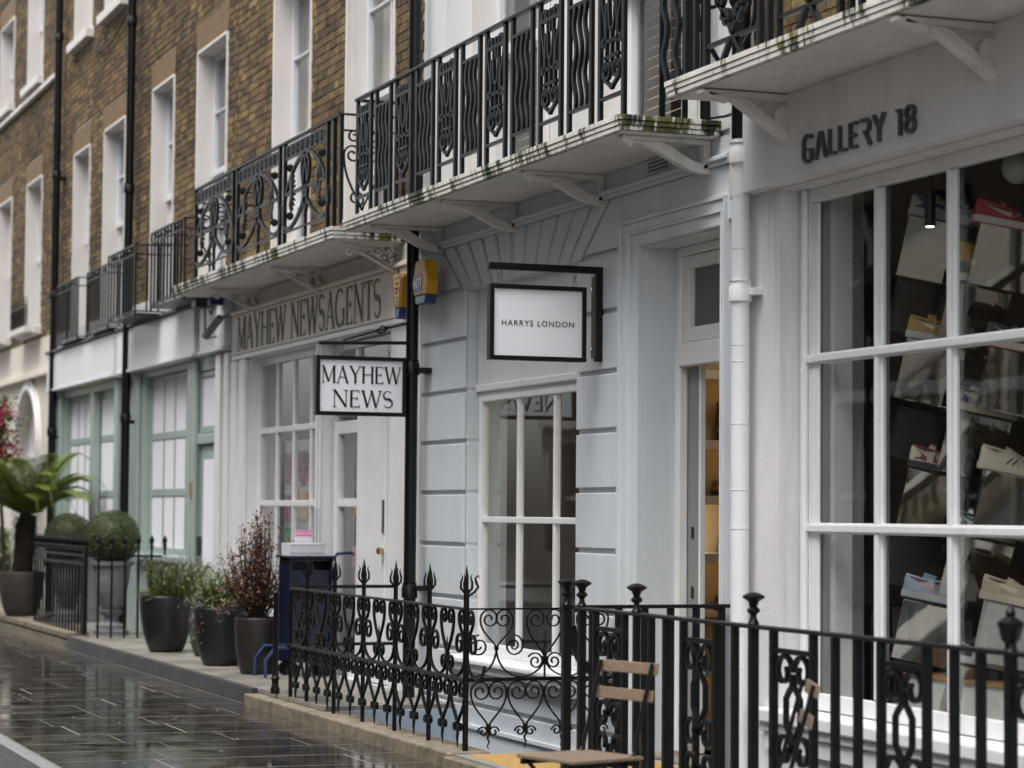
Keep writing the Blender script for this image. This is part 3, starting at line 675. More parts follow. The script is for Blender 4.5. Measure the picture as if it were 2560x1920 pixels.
SERIF = {
 'M': (1.0, [L((.12,.0),(.12,1), w=TN), L((.12,1),(.50,.06)), L((.50,.06),(.86,1), w=TN), L((.88,0),(.88,1)), sf(.12,.02), sf(.88,.02), sf(.08,.98,.08), sf(.90,.98,.1)]),
 'A': (.86, [L((.08,0),(.43,1), w=TN), L((.40,1),(.76,0)), L((.22,.34),(.62,.34), w=TN), sf(.08,.02), sf(.76,.02)]),
 'Y': (.80, [L((.06,1),(.40,.46)), L((.74,1),(.40,.46), w=TN), L((.40,.48),(.40,0)), sf(.07,.98), sf(.74,.98), sf(.40,.02)]),
 'H': (.86, [L((.12,0),(.12,1)), L((.74,0),(.74,1)), L((.12,.52),(.74,.52), w=TN), sf(.12,.02), sf(.12,.98), sf(.74,.02), sf(.74,.98)]),
 'E': (.66, [L((.12,0),(.12,1)), L((.05,.975),(.56,.975), w=TN), L((.12,.52),(.46,.52), w=TN), L((.05,.025),(.58,.025), w=TN), L((.56,.86),(.56,1), w=SF), L((.58,0),(.58,.15), w=SF), L((.46,.44),(.46,.60), w=SF)]),
 'W': (1.14, [L((.06,1),(.32,0)), L((.32,.0),(.57,.96), w=TN), L((.55,1),(.82,0)), L((.82,0),(1.08,1), w=TN), sf(.06,.98), sf(1.06,.98), sf(.55,.98,.08)]),
 'N': (.90, [L((.12,0),(.12,1), w=TN), L((.12,1),(.78,.02)), L((.78,0),(.78,1), w=TN), sf(.12,.02), sf(.07,.98,.08), sf(.78,.98)]),
 'T': (.74, [L((.37,0),(.37,1)), L((.03,.97),(.71,.97), w=TN), L((.04,.82),(.04,.99), w=SF), L((.70,.82),(.70,.99), w=SF), sf(.37,.02)]),
 'S': (.64, [_s()]),
 'G': (.92, [_g(), L((.76,.02),(.76,.44)), sf(.74,.45)]),
 ' ': (.42, [])}
def serif_text(txt, height, width, O, U, N, mat_, parent, name='letter', dep=.006, zc=None):
    """each letter one part; O = bottom-left corner"""
    tot = sum(SERIF[c][0] for c in txt)+.06*(len(txt)-1); kx = width/tot; x_ = 0; U = V(U); Z = V((0,0,1))
    for c in txt:
        wd_, st = SERIF[c]; mb = MB()
        for j, (p, w_) in enumerate(st):
            ws = w_ if isinstance(w_, list) else [w_]*len(p)
            stroke(mb, [((x_+a)*kx, b_*height) for a, b_ in p], [q*height*.62+q*kx*.38 for q in ws], V(O), U, Z, V(N), dep+j*.0004)
        if st: mb.build(name, mat_, parent)
        x_ += wd_+.06

# ================================================================== BUILDING: NEWSAGENT
Nn = thing('newsagent_building', (-20.4, 0, 0), 'yellow brick building with white newsagent shopfront and long painted name board', 'building')
nx0, nx1 = -23.25, -17.47
NH = [(-21.87, -20.60, 3.76, 6.55), (-19.50, -18.18, 3.76, 6.55)]
wall_holes(nx0, nx1, 3.64, 11, .006, .35, NH).build('wall', 'mortar', Nn)
for h in NH: sash(Nn, *h, split=5.02)
brickwork(Nn, nx0+.003, nx1-.01, 3.76, 8.6, [(h[0]-.012, h[1]+.012, h[2], h[3]+.30) for h in NH], near=300, seed=11)
for h in NH: MB().prism([(h[0]-.02,-.016,h[3]+.012),(h[1]+.02,-.016,h[3]+.012),(h[1]+.10,-.016,h[3]+.30),(h[0]-.10,-.016,h[3]+.30)], (0,.03,0)).build('flat_arch', 'rubbed_brick', Nn)
# shopfront
SW0, SW1, SB, ST = -22.66, -20.22, .62, 3.0
wall_holes(nx0, nx1, -.3, 3.64, .0, .3, [(SW0, SW1, SB, ST), (-20.12, -18.22, .13, 2.98)]).build('shopfront', 'white_gloss', Nn)
fa = MB().box(nx0+.05, -17.62, -.05, -.001, 3.055, 3.44).build('name_board', 'fascia_cream', Nn, bevel=.006)
MB().box(nx0, -17.55, -.075, -.001, 3.445, 3.475).box(nx0, -17.55, -.055, -.001, 3.475, 3.49).build('cornice', 'fascia_cream', Nn, bevel=.004)
MB().box(nx0+.04, -17.6, -.045, -.001, 3.005, 3.05).build('board_moulding', 'white_gloss', Nn, bevel=.006)
MB().box(-17.90, -17.88, -.056, -.0505, 3.055, 3.44).build('board_joint', 'ink_brown', fa)
MB().box(nx0+.02, nx1-.1, -.02, -.001, 3.49, 3.632).build('frieze', 'soffit_paint', Nn)
serif_text('MAYHEW NEWSAGENTS', .325, 4.62, (-22.95, -.0505, 3.085), (1,0,0), (0,-1,0), 'ink_brown', fa, dep=.004)
for xx in (nx0+.01, nx0+.33): MB().box(xx, xx+.22, -.045, -.001, .13, 3.0).build('pilaster', 'white_gloss', Nn, bevel=.012)
wcol = [SW0+.06+(SW1-SW0-.12)*i/4 for i in range(1, 4)]
window(Nn, SW0, SW1, SB, ST, .09, wcol, [1.595, 2.29], .08, .055, 'white_gloss', .07, bardep=.036)
MB().box(SW0-.08, SW1+.04, -.10, .088, SB-.07, SB-.004).build('window_sill', 'white_gloss', Nn, bevel=.01)
MB().box(-20.215, -20.125, -.03, -.001, .13, 2.99).box(-20.19, -20.15, -.05, -.0305, .13, 2.99).build('mullion_post', 'white_gloss', Nn, bevel=.008)
window(Nn, -20.08, -19.22, .13, 2.30, .09, [], [1.60], .11, .07, 'white_gloss', .07, name='side_light')
window(Nn, -20.08, -18.3, 2.38, 2.97, .09, [-19.45], [], .06, .06, 'white_gloss', .07, name='fanlight')
dr = MB().box(-19.21, -18.43, .03, .085, .14, 2.36).build('door', 'white_gloss', Nn, bevel=.008)
MB().box(-18.425, -18.32, .05, .13, .14, 2.36).build('door_post', 'white_paint', Nn, bevel=.006)
MB().box(-18.47, -18.44, .018, .029, 1.35, 1.62).build('lock_plate', 'steel_edge', dr); MB().lathe([(.012,0),(.03,.01),(.03,.05),(.01,.06)], (-18.45, .0, 1.18), 12).build('door_knob', 'brass', dr)
MB().box(-19.235, -19.215, .02, .05, 1.48, 1.56).build('lock_plate', 'brass', dr)
shell(Nn, nx0, nx1, 11.0)
shop_box(Nn, nx0+.1, nx1-.1, .30, 3.2, .1, 3.3, 'room_wall')
# magazines and cards in the shop window
rm = random.Random(5); cols_ = [(.65,.10,.10),(.75,.55,.08),(.12,.30,.6),(.15,.42,.18),(.75,.35,.45),(.7,.7,.7),(.06,.06,.08),(.7,.35,.1)]
for i, c_ in enumerate(cols_): mat('print_%d' % i, c_, .5, var=.7, vscale=14, var2=cols_[(i*3+2) % 8])
rack = MB().box(SW0+.1, SW1-.05, .34, .36, .62, 2.2).build('magazine_rack', 'white_paint', Nn)
for r_ in range(4):
    for c_ in range(9):
        xx = SW0+.16+c_*.262; zz = .72+r_*.36
        if rm.random() < .9: MB().box(xx, xx+.205, .31+rm.uniform(0,.02), .338, zz, zz+rm.uniform(.24,.29)).build('magazine', 'print_%d' % rm.randrange(8), rack)
for (xx, zz, w_, h_, k_) in ((-19.62, 1.62, .20, .42, 1), (-19.62, 1.62, .20, .18, 7), (-19.75, .9, .25, .33, 4)): MB().box(xx, xx+w_, .155+.004*k_, .160+.004*k_, zz, zz+h_).build('poster', 'print_%d' % k_, Nn)
slab_edge(Nn, -23.37, -17.83, -.62, 3.645, .09)
def lace_bracket(parent, x, d=.5, h=.24, zt=3.64):
    mb = MB(); a = x; U = (0,-1,0); O = (a, 0, zt)
    mb.ribbon([(a,0,zt-.015),(a,-d,zt-.015)], (1,0,0), .04, .03)
    pl = [bez((0,-h),(.12,-h+.02),(.26,-.10),(.42,-.06),8)+spiral(.43,-.085,.03,.012,80,-250,8), bez((0,-h+.05),(.10,-h+.07),(.2,-.1),(.36,-.03),8)]
    for i in range(4): pl.append(spiral(.05+.07*i, -.065-.01*(3-i), .034-.004*i, .010, 90*i, 90*i+400, 12)); 
    pl += [spiral(.06,-.15,.036,.01,0,400,12), spiral(.14,-.125,.028,.01,90,480,12), [(0,0),(0,-h-.03)], [(.02,-.2),(.09,-.03)], [(.1,-.17),(.17,-.03)]]
    motif(mb, pl, O, U, .03, .014); return mb.build('bracket', 'soffit_paint', parent)
for bx_ in (-22.25, -20.05, -17.98): lace_bracket(Nn, bx_)

# ================================================================== BUILDING: MINT SHOP
T = thing('mint_shop_building', (-28.3, 0, 0), 'yellow brick building with mint green shopfronts and two blank white sign boards', 'building')
tx0, tx1 = -33.28, -23.27
TH = [(-32.08, -30.95, 3.9, 6.27), (-30.02, -28.72, 3.9, 6.30), (-27.20, -26.08, 3.9, 6.36), (-24.98, -23.68, 3.9, 6.40)]
TU = [(-32.20, -30.98, 7.79, 10.2), (-30.12, -28.82, 7.79, 10.2), (-27.2, -26.0, 7.79, 10.2), (-25.0, -23.7, 7.79, 10.2)]
wall_holes(tx0, tx1, 3.66, 12, .006, .35, TH+TU).build('wall', 'mortar', T)
for h in TH: sash(T, *h, split=5.1)
for h in TU: sash(T, *h, sill=True)
brickwork(T, tx0, tx1-.004, 3.93, 10.6, [(h[0]-.012, h[1]+.012, h[2]-.2, h[3]+.30) for h in TH]+[(h[0]-.1, h[1]+.1, h[2]-.125, h[2]) for h in TU]+[(h[0]-.012, h[1]+.012, h[2]-.01, h[3]+.3) for h in TU], near=300, seed=12)
for h in TH+TU: MB().prism([(h[0]-.02,-.016,h[3]+.012),(h[1]+.02,-.016,h[3]+.012),(h[1]+.10,-.016,h[3]+.30),(h[0]-.10,-.016,h[3]+.30)], (0,.03,0)).build('flat_arch', 'rubbed_brick', T)
MB().box(tx0, tx1-.02, -.03, .005, 3.662, 3.925).build('string_course', 'reveal_paint', T, bevel=.008)
AW = (-32.55, -29.0, .95, 3.02); BW = (-27.45, -25.15, 1.03, 3.05); BD = (-24.75, -23.85, .13, 2.98)
wall_holes(tx0, tx1, -.3, 3.66, .0, .3, [AW, BW, BD]).build('shopfront', 'mint_paint', T)
for (a, b_, y_) in ((-33.26, -28.72, -.12), (-28.50, -24.52, -.12), (-24.36, -23.30, -.10)):
    f_ = MB().box(a, b_, y_, -.002, 3.16, 3.645).build('sign_board', 'sign_white', T, bevel=.01)
    MB().box(a-.01, b_+.01, y_-.03, -.002, 3.648, 3.685).build('board_capping', 'lead', f_, bevel=.006)
    MB().box(a, b_, y_-.02, -.002, 3.125, 3.157).build('board_moulding', 'window_white', f_, bevel=.006)
for xx in (-33.15, -32.75, -28.95, -28.4, -27.75, -25.08, -24.9): MB().box(xx, xx+.16, -.05, -.001, .13, 3.10).build('pilaster', 'mint_paint', T, bevel=.012)
wA = [AW[0]+.06+(AW[1]-AW[0]-.12)*i/7 for i in (1,2,3,4,6)]
window(T, *AW, .08, wA, [1.72, 2.42], .06, .085, 'mint_paint', .05, bardep=.028, back=('paper_screen', 'paper_white'), gl='glass_dull')
MB().box(-30.62, -30.42, -.02, .079, AW[2], AW[3]).build('mullion_post', 'mint_paint', T, bevel=.01)
wB = [BW[0]+.05+(BW[1]-BW[0]-.1)*f_ for f_ in (.27, .52, .77)]
window(T, *BW, .08, wB, [1.72, 2.36], .06, .085, 'mint_paint', .05, bardep=.028, back=('paper_screen', 'paper_white'), gl='glass_dull')
for w_ in (AW, BW): MB().box(w_[0]-.1, w_[1]+.1, -.10, .078, w_[2]-.08, w_[2]-.004).build('window_sill', 'mint_paint', T, bevel=.012)
for a, b_ in ((-32.4,-30.9),(-30.7,-29.2),(-27.3,-26.4),(-26.25,-25.3)): MB().box(a, b_, -.02, -.001, .25, .82).build('stall_panel', 'mint_paint', T, bevel=.012)
dr = MB().box(BD[0]+.06, BD[1]-.06, .02, .07, .14, 2.20).build('door', 'mint_paint', T, bevel=.008)
MB().box(BD[0]+.20, BD[1]-.10, .012, .019, .95, 2.05).build('paper_screen', 'paper_white', dr)
MB().box(BD[0]+.28, BD[0]+.44, .006, .0195, .55, .66).build('letter_box', 'steel_edge', dr); MB().box(BD[0]+.10, BD[0]+.125, -.03, .0195, 1.05, 1.25).build('door_handle', 'steel_edge', dr)
MB().box(BD[0], BD[1], -.02, .09, 2.21, 2.32).build('transom', 'mint_paint', T, bevel=.012)
window(T, BD[0]+.02, BD[1]-.02, 2.33, 2.97, .012, [], [], .06, .03, 'mint_paint', .05, name='fanlight', back=('paper_screen', 'paper_white'), bardep=.028, gl='glass_dull')
MB().box(-23.82, -23.62, -.06, -.001, .13, 3.1).box(-23.47, -23.29, -.06, -.001, .13, 3.1).build('white_pilaster', 'white_gloss', T, bevel=.01)
MB().box(-23.615, -23.475, -.004, -.001, .13, 3.1).build('reveal_strip', 'grey_trim', T)
MB().box(-24.84, -24.79, -.07, -.0505, 1.66, 1.82).build('door_entry_panel', 'brass', T)
shell(T, tx0, tx1, 12.0)
shop_box(T, tx0+.1, tx1-.1, .30, 3, .1, 3.4)
# small printed figures on the paper screens
for (a, z_, h_) in ((-26.30, 1.84, .20), (-25.85, 1.90, .16), (-31.6, 1.9, .18)):
    g_ = MB()
    for i in range(4): g_.box(a+i*.045, a+i*.045+.012, .19, .1945, z_+.02*(i % 2), z_+h_-.03*(i % 3))
    g_.box(a, a+.16, .1895, .194, z_+h_*.45, z_+h_*.5); g_.build('printed_figure', 'urn_grey', T)

# ================================================================== BUILDING: FAR LEFT, CREAM
FL = thing('cream_building', (-38, 0, 0), 'far left yellow brick building with cream ground floor and arched white window', 'building')
lx0, lx1 = -46., -33.30
FH = [(-35.87, -34.55, 4.15, 6.33), (-38.55, -37.25, 4.15, 6.33), (-41.2, -39.9, 4.15, 6.33)]
FU = [(-36.0, -34.7, 7.80, 9.75), (-38.68, -37.30, 7.80, 9.17), (-41.2, -39.9, 7.8, 9.17)]
wall_holes(lx0, lx1, 3.9, 12, .006, .35, FH+FU).build('wall', 'mortar', FL)
for h in FH: sash(FL, *h, split=5.2, sill=True)
for h in FU: sash(FL, *h, sill=True)
brickwork(FL, lx0, lx1-.03, 3.98, 10.6, [(h[0]-.012, h[1]+.012, h[2]-.13, h[3]+.3) for h in FH+FU], near=300, seed=13)
for h in FH+FU: MB().prism([(h[0]-.02,-.016,h[3]+.012),(h[1]+.02,-.016,h[3]+.012),(h[1]+.10,-.016,h[3]+.30),(h[0]-.10,-.016,h[3]+.30)], (0,.03,0)).build('flat_arch', 'rubbed_brick', FL)
MB().box(lx0, lx1-.02, -.07, .005, 7.55, 7.62).build('string_course', 'reveal_paint', FL, bevel=.01)
# cream ground floor with arched opening
ax, ar, az = -35.4, .95, 2.35
wall_holes(lx0, lx1, -.3, 3.97, .0, .3, [(ax-ar, ax+ar, .9, az+ar)]).build('ground_wall', 'cream_paint', FL)
sp = MB()
for s_ in (-1, 1):
    for i in range(10):
        a0, a1 = rad(9*i), rad(9*(i+1))
        sp.prism([(ax+s_*ar*math.cos(a0), .002, az+ar*math.sin(a0)), (ax+s_*ar*math.cos(a1), .002, az+ar*math.sin(a1)), (ax+s_*ar, .002, az+ar*math.sin(a1)+.0005), (ax+s_*ar, .002, az+ar*math.sin(a0))], (0,.29,0))
sp.build('arch_spandrel', 'cream_paint', FL)
arch = [(ax+ar, 0, .9)]+[(ax+ar*math.cos(rad(9*i)), 0, az+ar*math.sin(rad(9*i))) for i in range(21)]+[(ax-ar, 0, .9)]
MB().ribbon([(p[0], -.015, p[2]) for p in arch], (0,1,0), .09, .07).build('arch_moulding', 'white_gloss', FL)
MB().ribbon([(ax+(p[0]-ax)*1.09, -.008, az+(p[2]-az)*1.09 if p[2] > az else p[2]) for p in arch], (0,1,0), .05, .08).build('arch_moulding', 'white_gloss', FL)
MB().ribbon([(ax+(p[0]-ax)*.955, .16, az+(p[2]-az)*.955 if p[2] > az else p[2]) for p in arch], (0,1,0), .06, .07).build('window_frame', 'white_gloss', FL)
for i in range(-3, 4): 
    hh = az+math.sqrt(max(.0, (ar*.93)**2-(i*.235)**2)); MB().box(ax+i*.235-.022, ax+i*.235+.022, .14, .18, .9, hh).build('glazing_bar', 'white_gloss', FL)
for z_ in (1.55, 2.30): MB().box(ax-ar+.05, ax+ar-.05, .13, .185, z_-.03, z_+.03).build('glazing_bar', 'white_gloss', FL)
MB().box(ax-ar+.02, ax+ar-.02, .20, .205, .9, az+ar).build('pane', 'glass', FL); MB().box(ax-ar-.1, ax+ar+.1, .29, .31, .8, az+ar+.1).build('blind', 'curtain', FL)
MB().box(lx0, lx1-.02, -.10, -.001, 3.40, 3.46).box(lx0, lx1-.02, -.06, -.001, 3.46, 3.52).build('cornice', 'cream_paint', FL, bevel=.008)

# ================================================================== OPPOSITE TERRACE (seen in the glass and wet stone)
for k, (a, b_, m_, lab) in enumerate(((-48, -38, 'far_stucco', 'grey stucco terrace house across the street, farthest'), (-38, -29, 'brick_far', 'brown brick terrace house across the street, second farthest'), (-29, -20, 'far_stucco', 'grey stucco terrace house across the street, middle'), (-20, -11, 'brick_far', 'brown brick terrace house across the street, second nearest'), (-11, 0, 'far_stucco', 'grey stucco terrace house across the street, nearest'))):
    if 'far_stucco' not in M: mat('far_stucco', (.22,.20,.175), .7, var=.2, vscale=2)
    if 'brick_far' not in M: mat('brick_far', (.12,.08,.048), .85, var=.4, vscale=9, bump=.3)
    t_ = thing('opposite_house', ((a+b_)/2, -12.6, 0), lab, 'building', 'terrace across the street')
    hs_ = [(a+.9+i*(b_-a-1)/3, a+.9+i*(b_-a-1)/3+1.2, z_, z_+h_) for i in range(3) for z_, h_ in ((.7,2.3),(4.2,2.3),(7.7,1.7),(10.7,1.5))]
    wall_holes(a, b_, -.4, 13.6, -13.0, -12.6, hs_).build('wall', m_, t_)
    for h in hs_:
        MB().box(h[0], h[1], -12.85, -12.8, h[2], h[3]).build('window', 'dark_room', t_); MB().box(h[0], h[1], -12.8, -12.76, (h[2]+h[3])/2-.04, (h[2]+h[3])/2+.04).box((h[0]+h[1])/2-.03, (h[0]+h[1])/2+.03, -12.8, -12.76, h[2], h[3]).build('glazing_bar', 'window_white', t_)
    MB().box(a, b_, -12.6, -12.35, 3.3, 3.5).build('cornice', 'white_paint', t_); MB().box(a, b_, -12.6, -12.3, 13.6, 13.9).build('parapet', 'white_paint', t_)
lm_ = thing('street_lamp', (-26.5, -8.75, .06), 'black lantern street lamp across the street, seen reflected in the gallery window', 'street lamp')
MB().lathe([(.13,0),(.13,.25),(.09,.32),(.07,.9),(.085,.95),(.05,1.05),(.04,3.6),(.06,3.65),(.05,3.75)], (-26.5,-8.75,.06), 14).build('post', 'black_paint', lm_, smooth=True)
MB().tube([(-26.9,-8.75,3.5),(-26.1,-8.75,3.5)], .025, 8).build('ladder_bar', 'black_paint', lm_)
MB().lathe([(.11,3.75),(.12,3.8),(.23,4.35),(.25,4.38),(.10,4.62),(.05,4.66),(.06,4.74),(.01,4.85)], (-26.5,-8.75,.06), 4).build('lantern', 'black_paint', lm_)
struct(boxpart('far_pavement', 'forecourt', None, -120, 40, -12.6, -8.304, -.6, .06))
# ================================================================== DOWNPIPES
def pipe(name, x, y, z0, z1, r, mt, label, collars, clamps=(), cat='drainpipe'):
    t_ = thing(name, (x, y, z0), label, cat)
    MB().tube([(x,y,z0),(x,y,z1)], r, 16).build('pipe', mt, t_, smooth=True)
    for z_ in collars: MB().lathe([(r*1.05,-.06),(r*1.3,-.05),(r*1.3,.03),(r*1.15,.04),(r*1.15,.055),(r*1.3,.06)], (x,y,z_), 16).build('collar', mt, t_, smooth=True)
    for z_ in clamps: MB().box(x-r*2.1, x+r*2.1, y+r*.4, 0, z_-.02, z_+.02).build('clamp', mt, t_, bevel=.004)
    return t_
x_ = fx(133, -.12, 900); pipe('drainpipe', x_, -.12, .13, 12, .052, 'black_paint', 'black drainpipe between cream ground floor and mint shopfront, farthest left', (9.0, 6.1, 4.45, 2.58, 8.0, .8), (6.05, 2.5))
x_ = fx(315, -.13, 960); pipe('drainpipe', x_, -.13, .13, 12, .05, 'black_paint', 'black drainpipe running down between the two mint shop windows', (7.3, 3.85, 2.6, 5.3), (3.8, 2.55))
x_ = fx(1029, -.13, 960); P3X = x_
p3 = pipe('drainpipe', x_, -.13, .13, 12, .047, 'black_paint', 'tall black drainpipe carrying the MAYHEW NEWS hanging sign', (2.62, 4.3, .93, 6.5), (2.60, .95))
x_ = fx(1849, -.09, 800); p4 = pipe('drainpipe', x_, -.085, .03, 3.58, .05, 'white_gloss', 'white painted drainpipe between pale blue doorway and gallery pier', (2.74, 3.5), (2.74,))
for z_ in (3.27, 2.98, 2.45, 2.36, 2.02, 1.66, 1.45, .9, .7): MB().lathe([(.0515,-.003),(.0525,0),(.0515,.003)], (x_, -.085, z_), 16).build('seam', 'white_paint', p4)
MB().tube([(x_,-.085,.12),(x_+.02,-.11,.06),(x_+.12,-.2,.035),(x_+.30,-.3,.03)], .05, 12).build('pipe_shoe', 'white_gloss', p4, smooth=True)
pipe('drainpipe', x_, -.085, 3.585, 12, .052, 'black_paint', 'black upper drainpipe above the white one beside gallery balcony', (5.0,))
pipe('drainpipe', fx(1755, -.06, 250), -.05, 3.76, 12, .02, 'black_paint', 'thin black conduit on white wall left of gallery balcony', ())
# ================================================================== HANGING SIGNS
Xs = -13.92
sg = thing('hanging_sign', (Xs, -.4, 2.3), 'white HARRYS LONDON sign in black frame on black bracket arm', 'sign')
c = [onX(1222,711,Xs), onX(1463,717,Xs), onX(1465,905,Xs), onX(1222,900,Xs)]
y0, y1, z0, z1 = c[0].y, c[1].y, (c[2].z+c[3].z)/2, (c[0].z+c[1].z)/2
MB().box(Xs-.018, Xs+.016, y0+.02, y1-.02, z0+.02, z1-.02).build('sign_face', 'sign_white', sg)
f = .028; MB().box(Xs-.03,Xs+.03,y0,y0+f,z0,z1).box(Xs-.03,Xs+.03,y1-f,y1,z0,z1).box(Xs-.03,Xs+.03,y0+f,y1-f,z1-f,z1).box(Xs-.03,Xs+.03,y0+f,y1-f,z0,z0+f).build('sign_frame', 'black_paint', sg, bevel=.003)
text('HARRYS LONDON', .0505, .001, (Xs+.0175, (y0+y1)/2, (z0+z1)/2-.005), (0,1,0), (0,0,1), 'ink', sg, spacing=1.22)
pa, pb = onX(1220, 672, Xs), onX(1506, 905, Xs); zt = onX(1480,676,Xs).z
ab = MB().box(Xs-.022,Xs+.022, pa.y, pb.y, zt-.022, zt+.022).box(Xs-.022,Xs+.022, pb.y-.055, pb.y, pb.z, zt-.022).build('bracket_arm', 'black_paint', sg, bevel=.004)
MB().box(Xs-.03,Xs+.03, pb.y-.066, pb.y-.056, pb.z+.02, zt-.04).build('arm_channel', 'steel_edge', sg)
for z_ in (zt-.12, pb.z+.08): MB().lathe([(.008,-.008),(.008,.008)], (Xs, pb.y-.078, z_), 8).build('bolt', 'chrome', sg)
MB().box(Xs-.02, Xs+.02, pb.y, 0.0, zt-.2, zt-.1).box(Xs-.02, Xs+.02, pb.y, 0.0, pb.z+.1, pb.z+.2).build('wall_fixing', 'black_paint', sg)
def chain(yy, z_hi, z_lo, X_, par, r=.011, n=3, mt='chrome'):
    for i in range(n):
        zc = z_hi-(z_hi-z_lo)*(i+.5)/n; hh = (z_hi-z_lo)/n*.62; q = []
        for k in range(10):
            a = 2*math.pi*k/10; o_ = r*math.cos(a); q.append((X_+(o_ if i % 2 else 0), yy+(0 if i % 2 else o_), zc+hh*math.sin(a)))
        MB().tube(q, .0032, 6, closed=True).build('chain_link', mt, par, smooth=True)
chain(onX(1246,700,Xs).y, zt-.02, z1, Xs, sg); chain(onX(1437,705,Xs).y, zt-.02, z1, Xs, sg)
Xm = P3X+.02
sg2 = thing('hanging_sign', (Xm, -.5, 2.2), 'white MAYHEW NEWS sign in black frame hung from black drainpipe bar', 'sign')
c = [onX(789,893,Xm), onX(1014,890,Xm), onX(1016,1038,Xm), onX(791,1042,Xm)]
y0, y1, z0, z1 = c[0].y, c[1].y, (c[2].z+c[3].z)/2, (c[0].z+c[1].z)/2
MB().box(Xm-.018, Xm+.016, y0+.02, y1-.02, z0+.02, z1-.02).build('sign_face', 'sign_white', sg2)
f = .03; MB().box(Xm-.03,Xm+.03,y0,y0+f,z0,z1).box(Xm-.03,Xm+.03,y1-f,y1,z0,z1).box(Xm-.03,Xm+.03,y0+f,y1-f,z1-f,z1).box(Xm-.03,Xm+.03,y0+f,y1-f,z0,z0+f).build('sign_frame', 'black_paint', sg2, bevel=.003)
for s_, b_, pL, pR in (('MAYHEW', 956, 802, 1000), ('NEWS', 1017, 829, 982)):
    q0, q1, q2 = onX(pL, b_, Xm), onX(pR, b_, Xm), onX(pL, b_-43, Xm)
    serif_text(s_, q2.z-q0.z, q1.y-q0.y, (Xm+.0165, q0.y, q0.z), (0,1,0), (1,0,0), 'ink', sg2, dep=.002)
b0, b1 = onX(797, 857, Xm), onX(1012, 857, Xm)
MB().tube([(Xm, b0.y, b0.z), (Xm, P3X*0-.13, b1.z)], [.014, .014], 10).build('hanging_bar', 'black_paint', sg2, smooth=True)
st = [onX(858, 850, Xm), onX(955, 824, Xm), onX(1018, 808, Xm)]
MB().tube([tuple(st[0]), tuple(st[1]), (Xm, -.10, st[2].z+.02)], .008, 8).build('stay_rod', 'black_paint', sg2)
kn = MB()
for k in range(4):
    a = 2*math.pi*k/4; pts_ = []
    for i in range(7):
        u = i/6; r_ = .028*math.sin(math.pi*u); an = a+u*3.2; p = st[1]+(st[1]-st[0]).normalized()*(u-.5)*.12
        pts_.append((p.x+r_*math.cos(an), p.y, p.z+r_*math.sin(an)))
    kn.tube(pts_, .006, 6)
kn.build('basket_twist', 'black_paint', sg2)
chain(onX(855,870,Xm).y, b0.z-.012, z1, Xm, sg2, n=2); chain(onX(973,870,Xm).y, b0.z-.012, z1, Xm, sg2, n=2)
# GALLERY 18 raised letters
def sans(txt, O, h, wtot, par, mt, dep):
    S = {'G': (.62, [[(.52,.93),(.40,1.0),(.22,1.0),(.06,.84),(.06,.16),(.20,.02),(.36,.02)], [(.34,.46),(.50,.46),(.50,.0)]]), 'A': (.62, [[(.03,0),(.29,1),(.33,1),(.59,0)], ]), 'L': (.46, [[(.08,1),(.08,.06),(.42,.06)]]),
         'E': (.5, [[(.44,.94),(.08,.94),(.08,.06),(.44,.06)], [(.08,.5),(.38,.5)]]), 'R': (.58, [[(.04,.94),(.36,.94),(.48,.84),(.48,.62),(.38,.5),(.22,.5)], [(.28,.48),(.54,0)]]), 'Y': (.6, [[(.03,1),(.30,.48),(.30,0)], [(.57,1),(.30,.48)]]),
         '1': (.32, [[(.04,.90),(.20,.94),(.20,0)]]), '8': (.54, [[(.27+.2*math.cos(rad(a)), .73+.22*math.sin(rad(a))) for a in range(-90, 271, 24)], [(.27+.22*math.cos(rad(a)), .27+.24*math.sin(rad(a))) for a in range(90, 451, 24)]]), ' ': (.36, [])}
    tot = sum(S[c_][0] for c_ in txt)+.11*(len(txt)-1); k = wtot/tot; x_ = 0
    for c_ in txt:
        mb = MB()
        for j, p in enumerate(S[c_][1]): stroke(mb, [((x_+a)*k, b_*h) for a, b_ in p], [.115*h]*len(p), V(O), V((1,0,0)), V((0,0,1)), V((0,-1,0)), dep+j*.0005)
        if S[c_][1]: mb.build('letter', mt, par)
        x_ += S[c_][0]+.11
sans('GALLERY 18', (-11.0, -.1005, 3.345), .135, 1.14, G, 'letter_grey', .022)
# ================================================================== ALARM BOXES
al = thing('alarm_box', (-17.25, -.05, 3.08), 'hexagonal yellow and blue alarm box with ADT logo on pale blue wall', 'alarm')
ac = V((-16.97, 0, onY(1050, 705, -.19).z)); hx = [(-.17,.0),(-.105,.155),(.105,.155),(.17,.0),(.105,-.165),(-.105,-.165)]
def hexslice(z_lo, z_hi, d0, d1, mt, nm):
    P = []
    def xw(z_): return .17-(.065*abs(z_)/.16)
    pts = [(-xw(z_lo), z_lo), (xw(z_lo), z_lo)]+([(.17, 0)] if z_lo < 0 < z_hi else [])+[(xw(z_hi), z_hi), (-xw(z_hi), z_hi)]+([(-.17, 0)] if z_lo < 0 < z_hi else [])
    return MB().prism([(ac.x+a, -.09, ac.z+b_) for a, b_ in pts], (0, -d0, 0)).build(nm, mt, al, bevel=.008)
hexslice(-.095, .165, .095, 0, 'yellow_plastic', 'case'); hexslice(-.165, -.097, .092, 0, 'teal_plastic', 'strobe_lens')
MB().box(ac.x-.06, ac.x+.06, -.089, -.001, ac.z-.06, ac.z+.06).build('mount', 'grey_trim', al)
MB().box(ac.x-.115, ac.x+.045, -.1885, -.1855, ac.z-.07, ac.z+.06).build('logo_plate', 'blue_plastic', al)
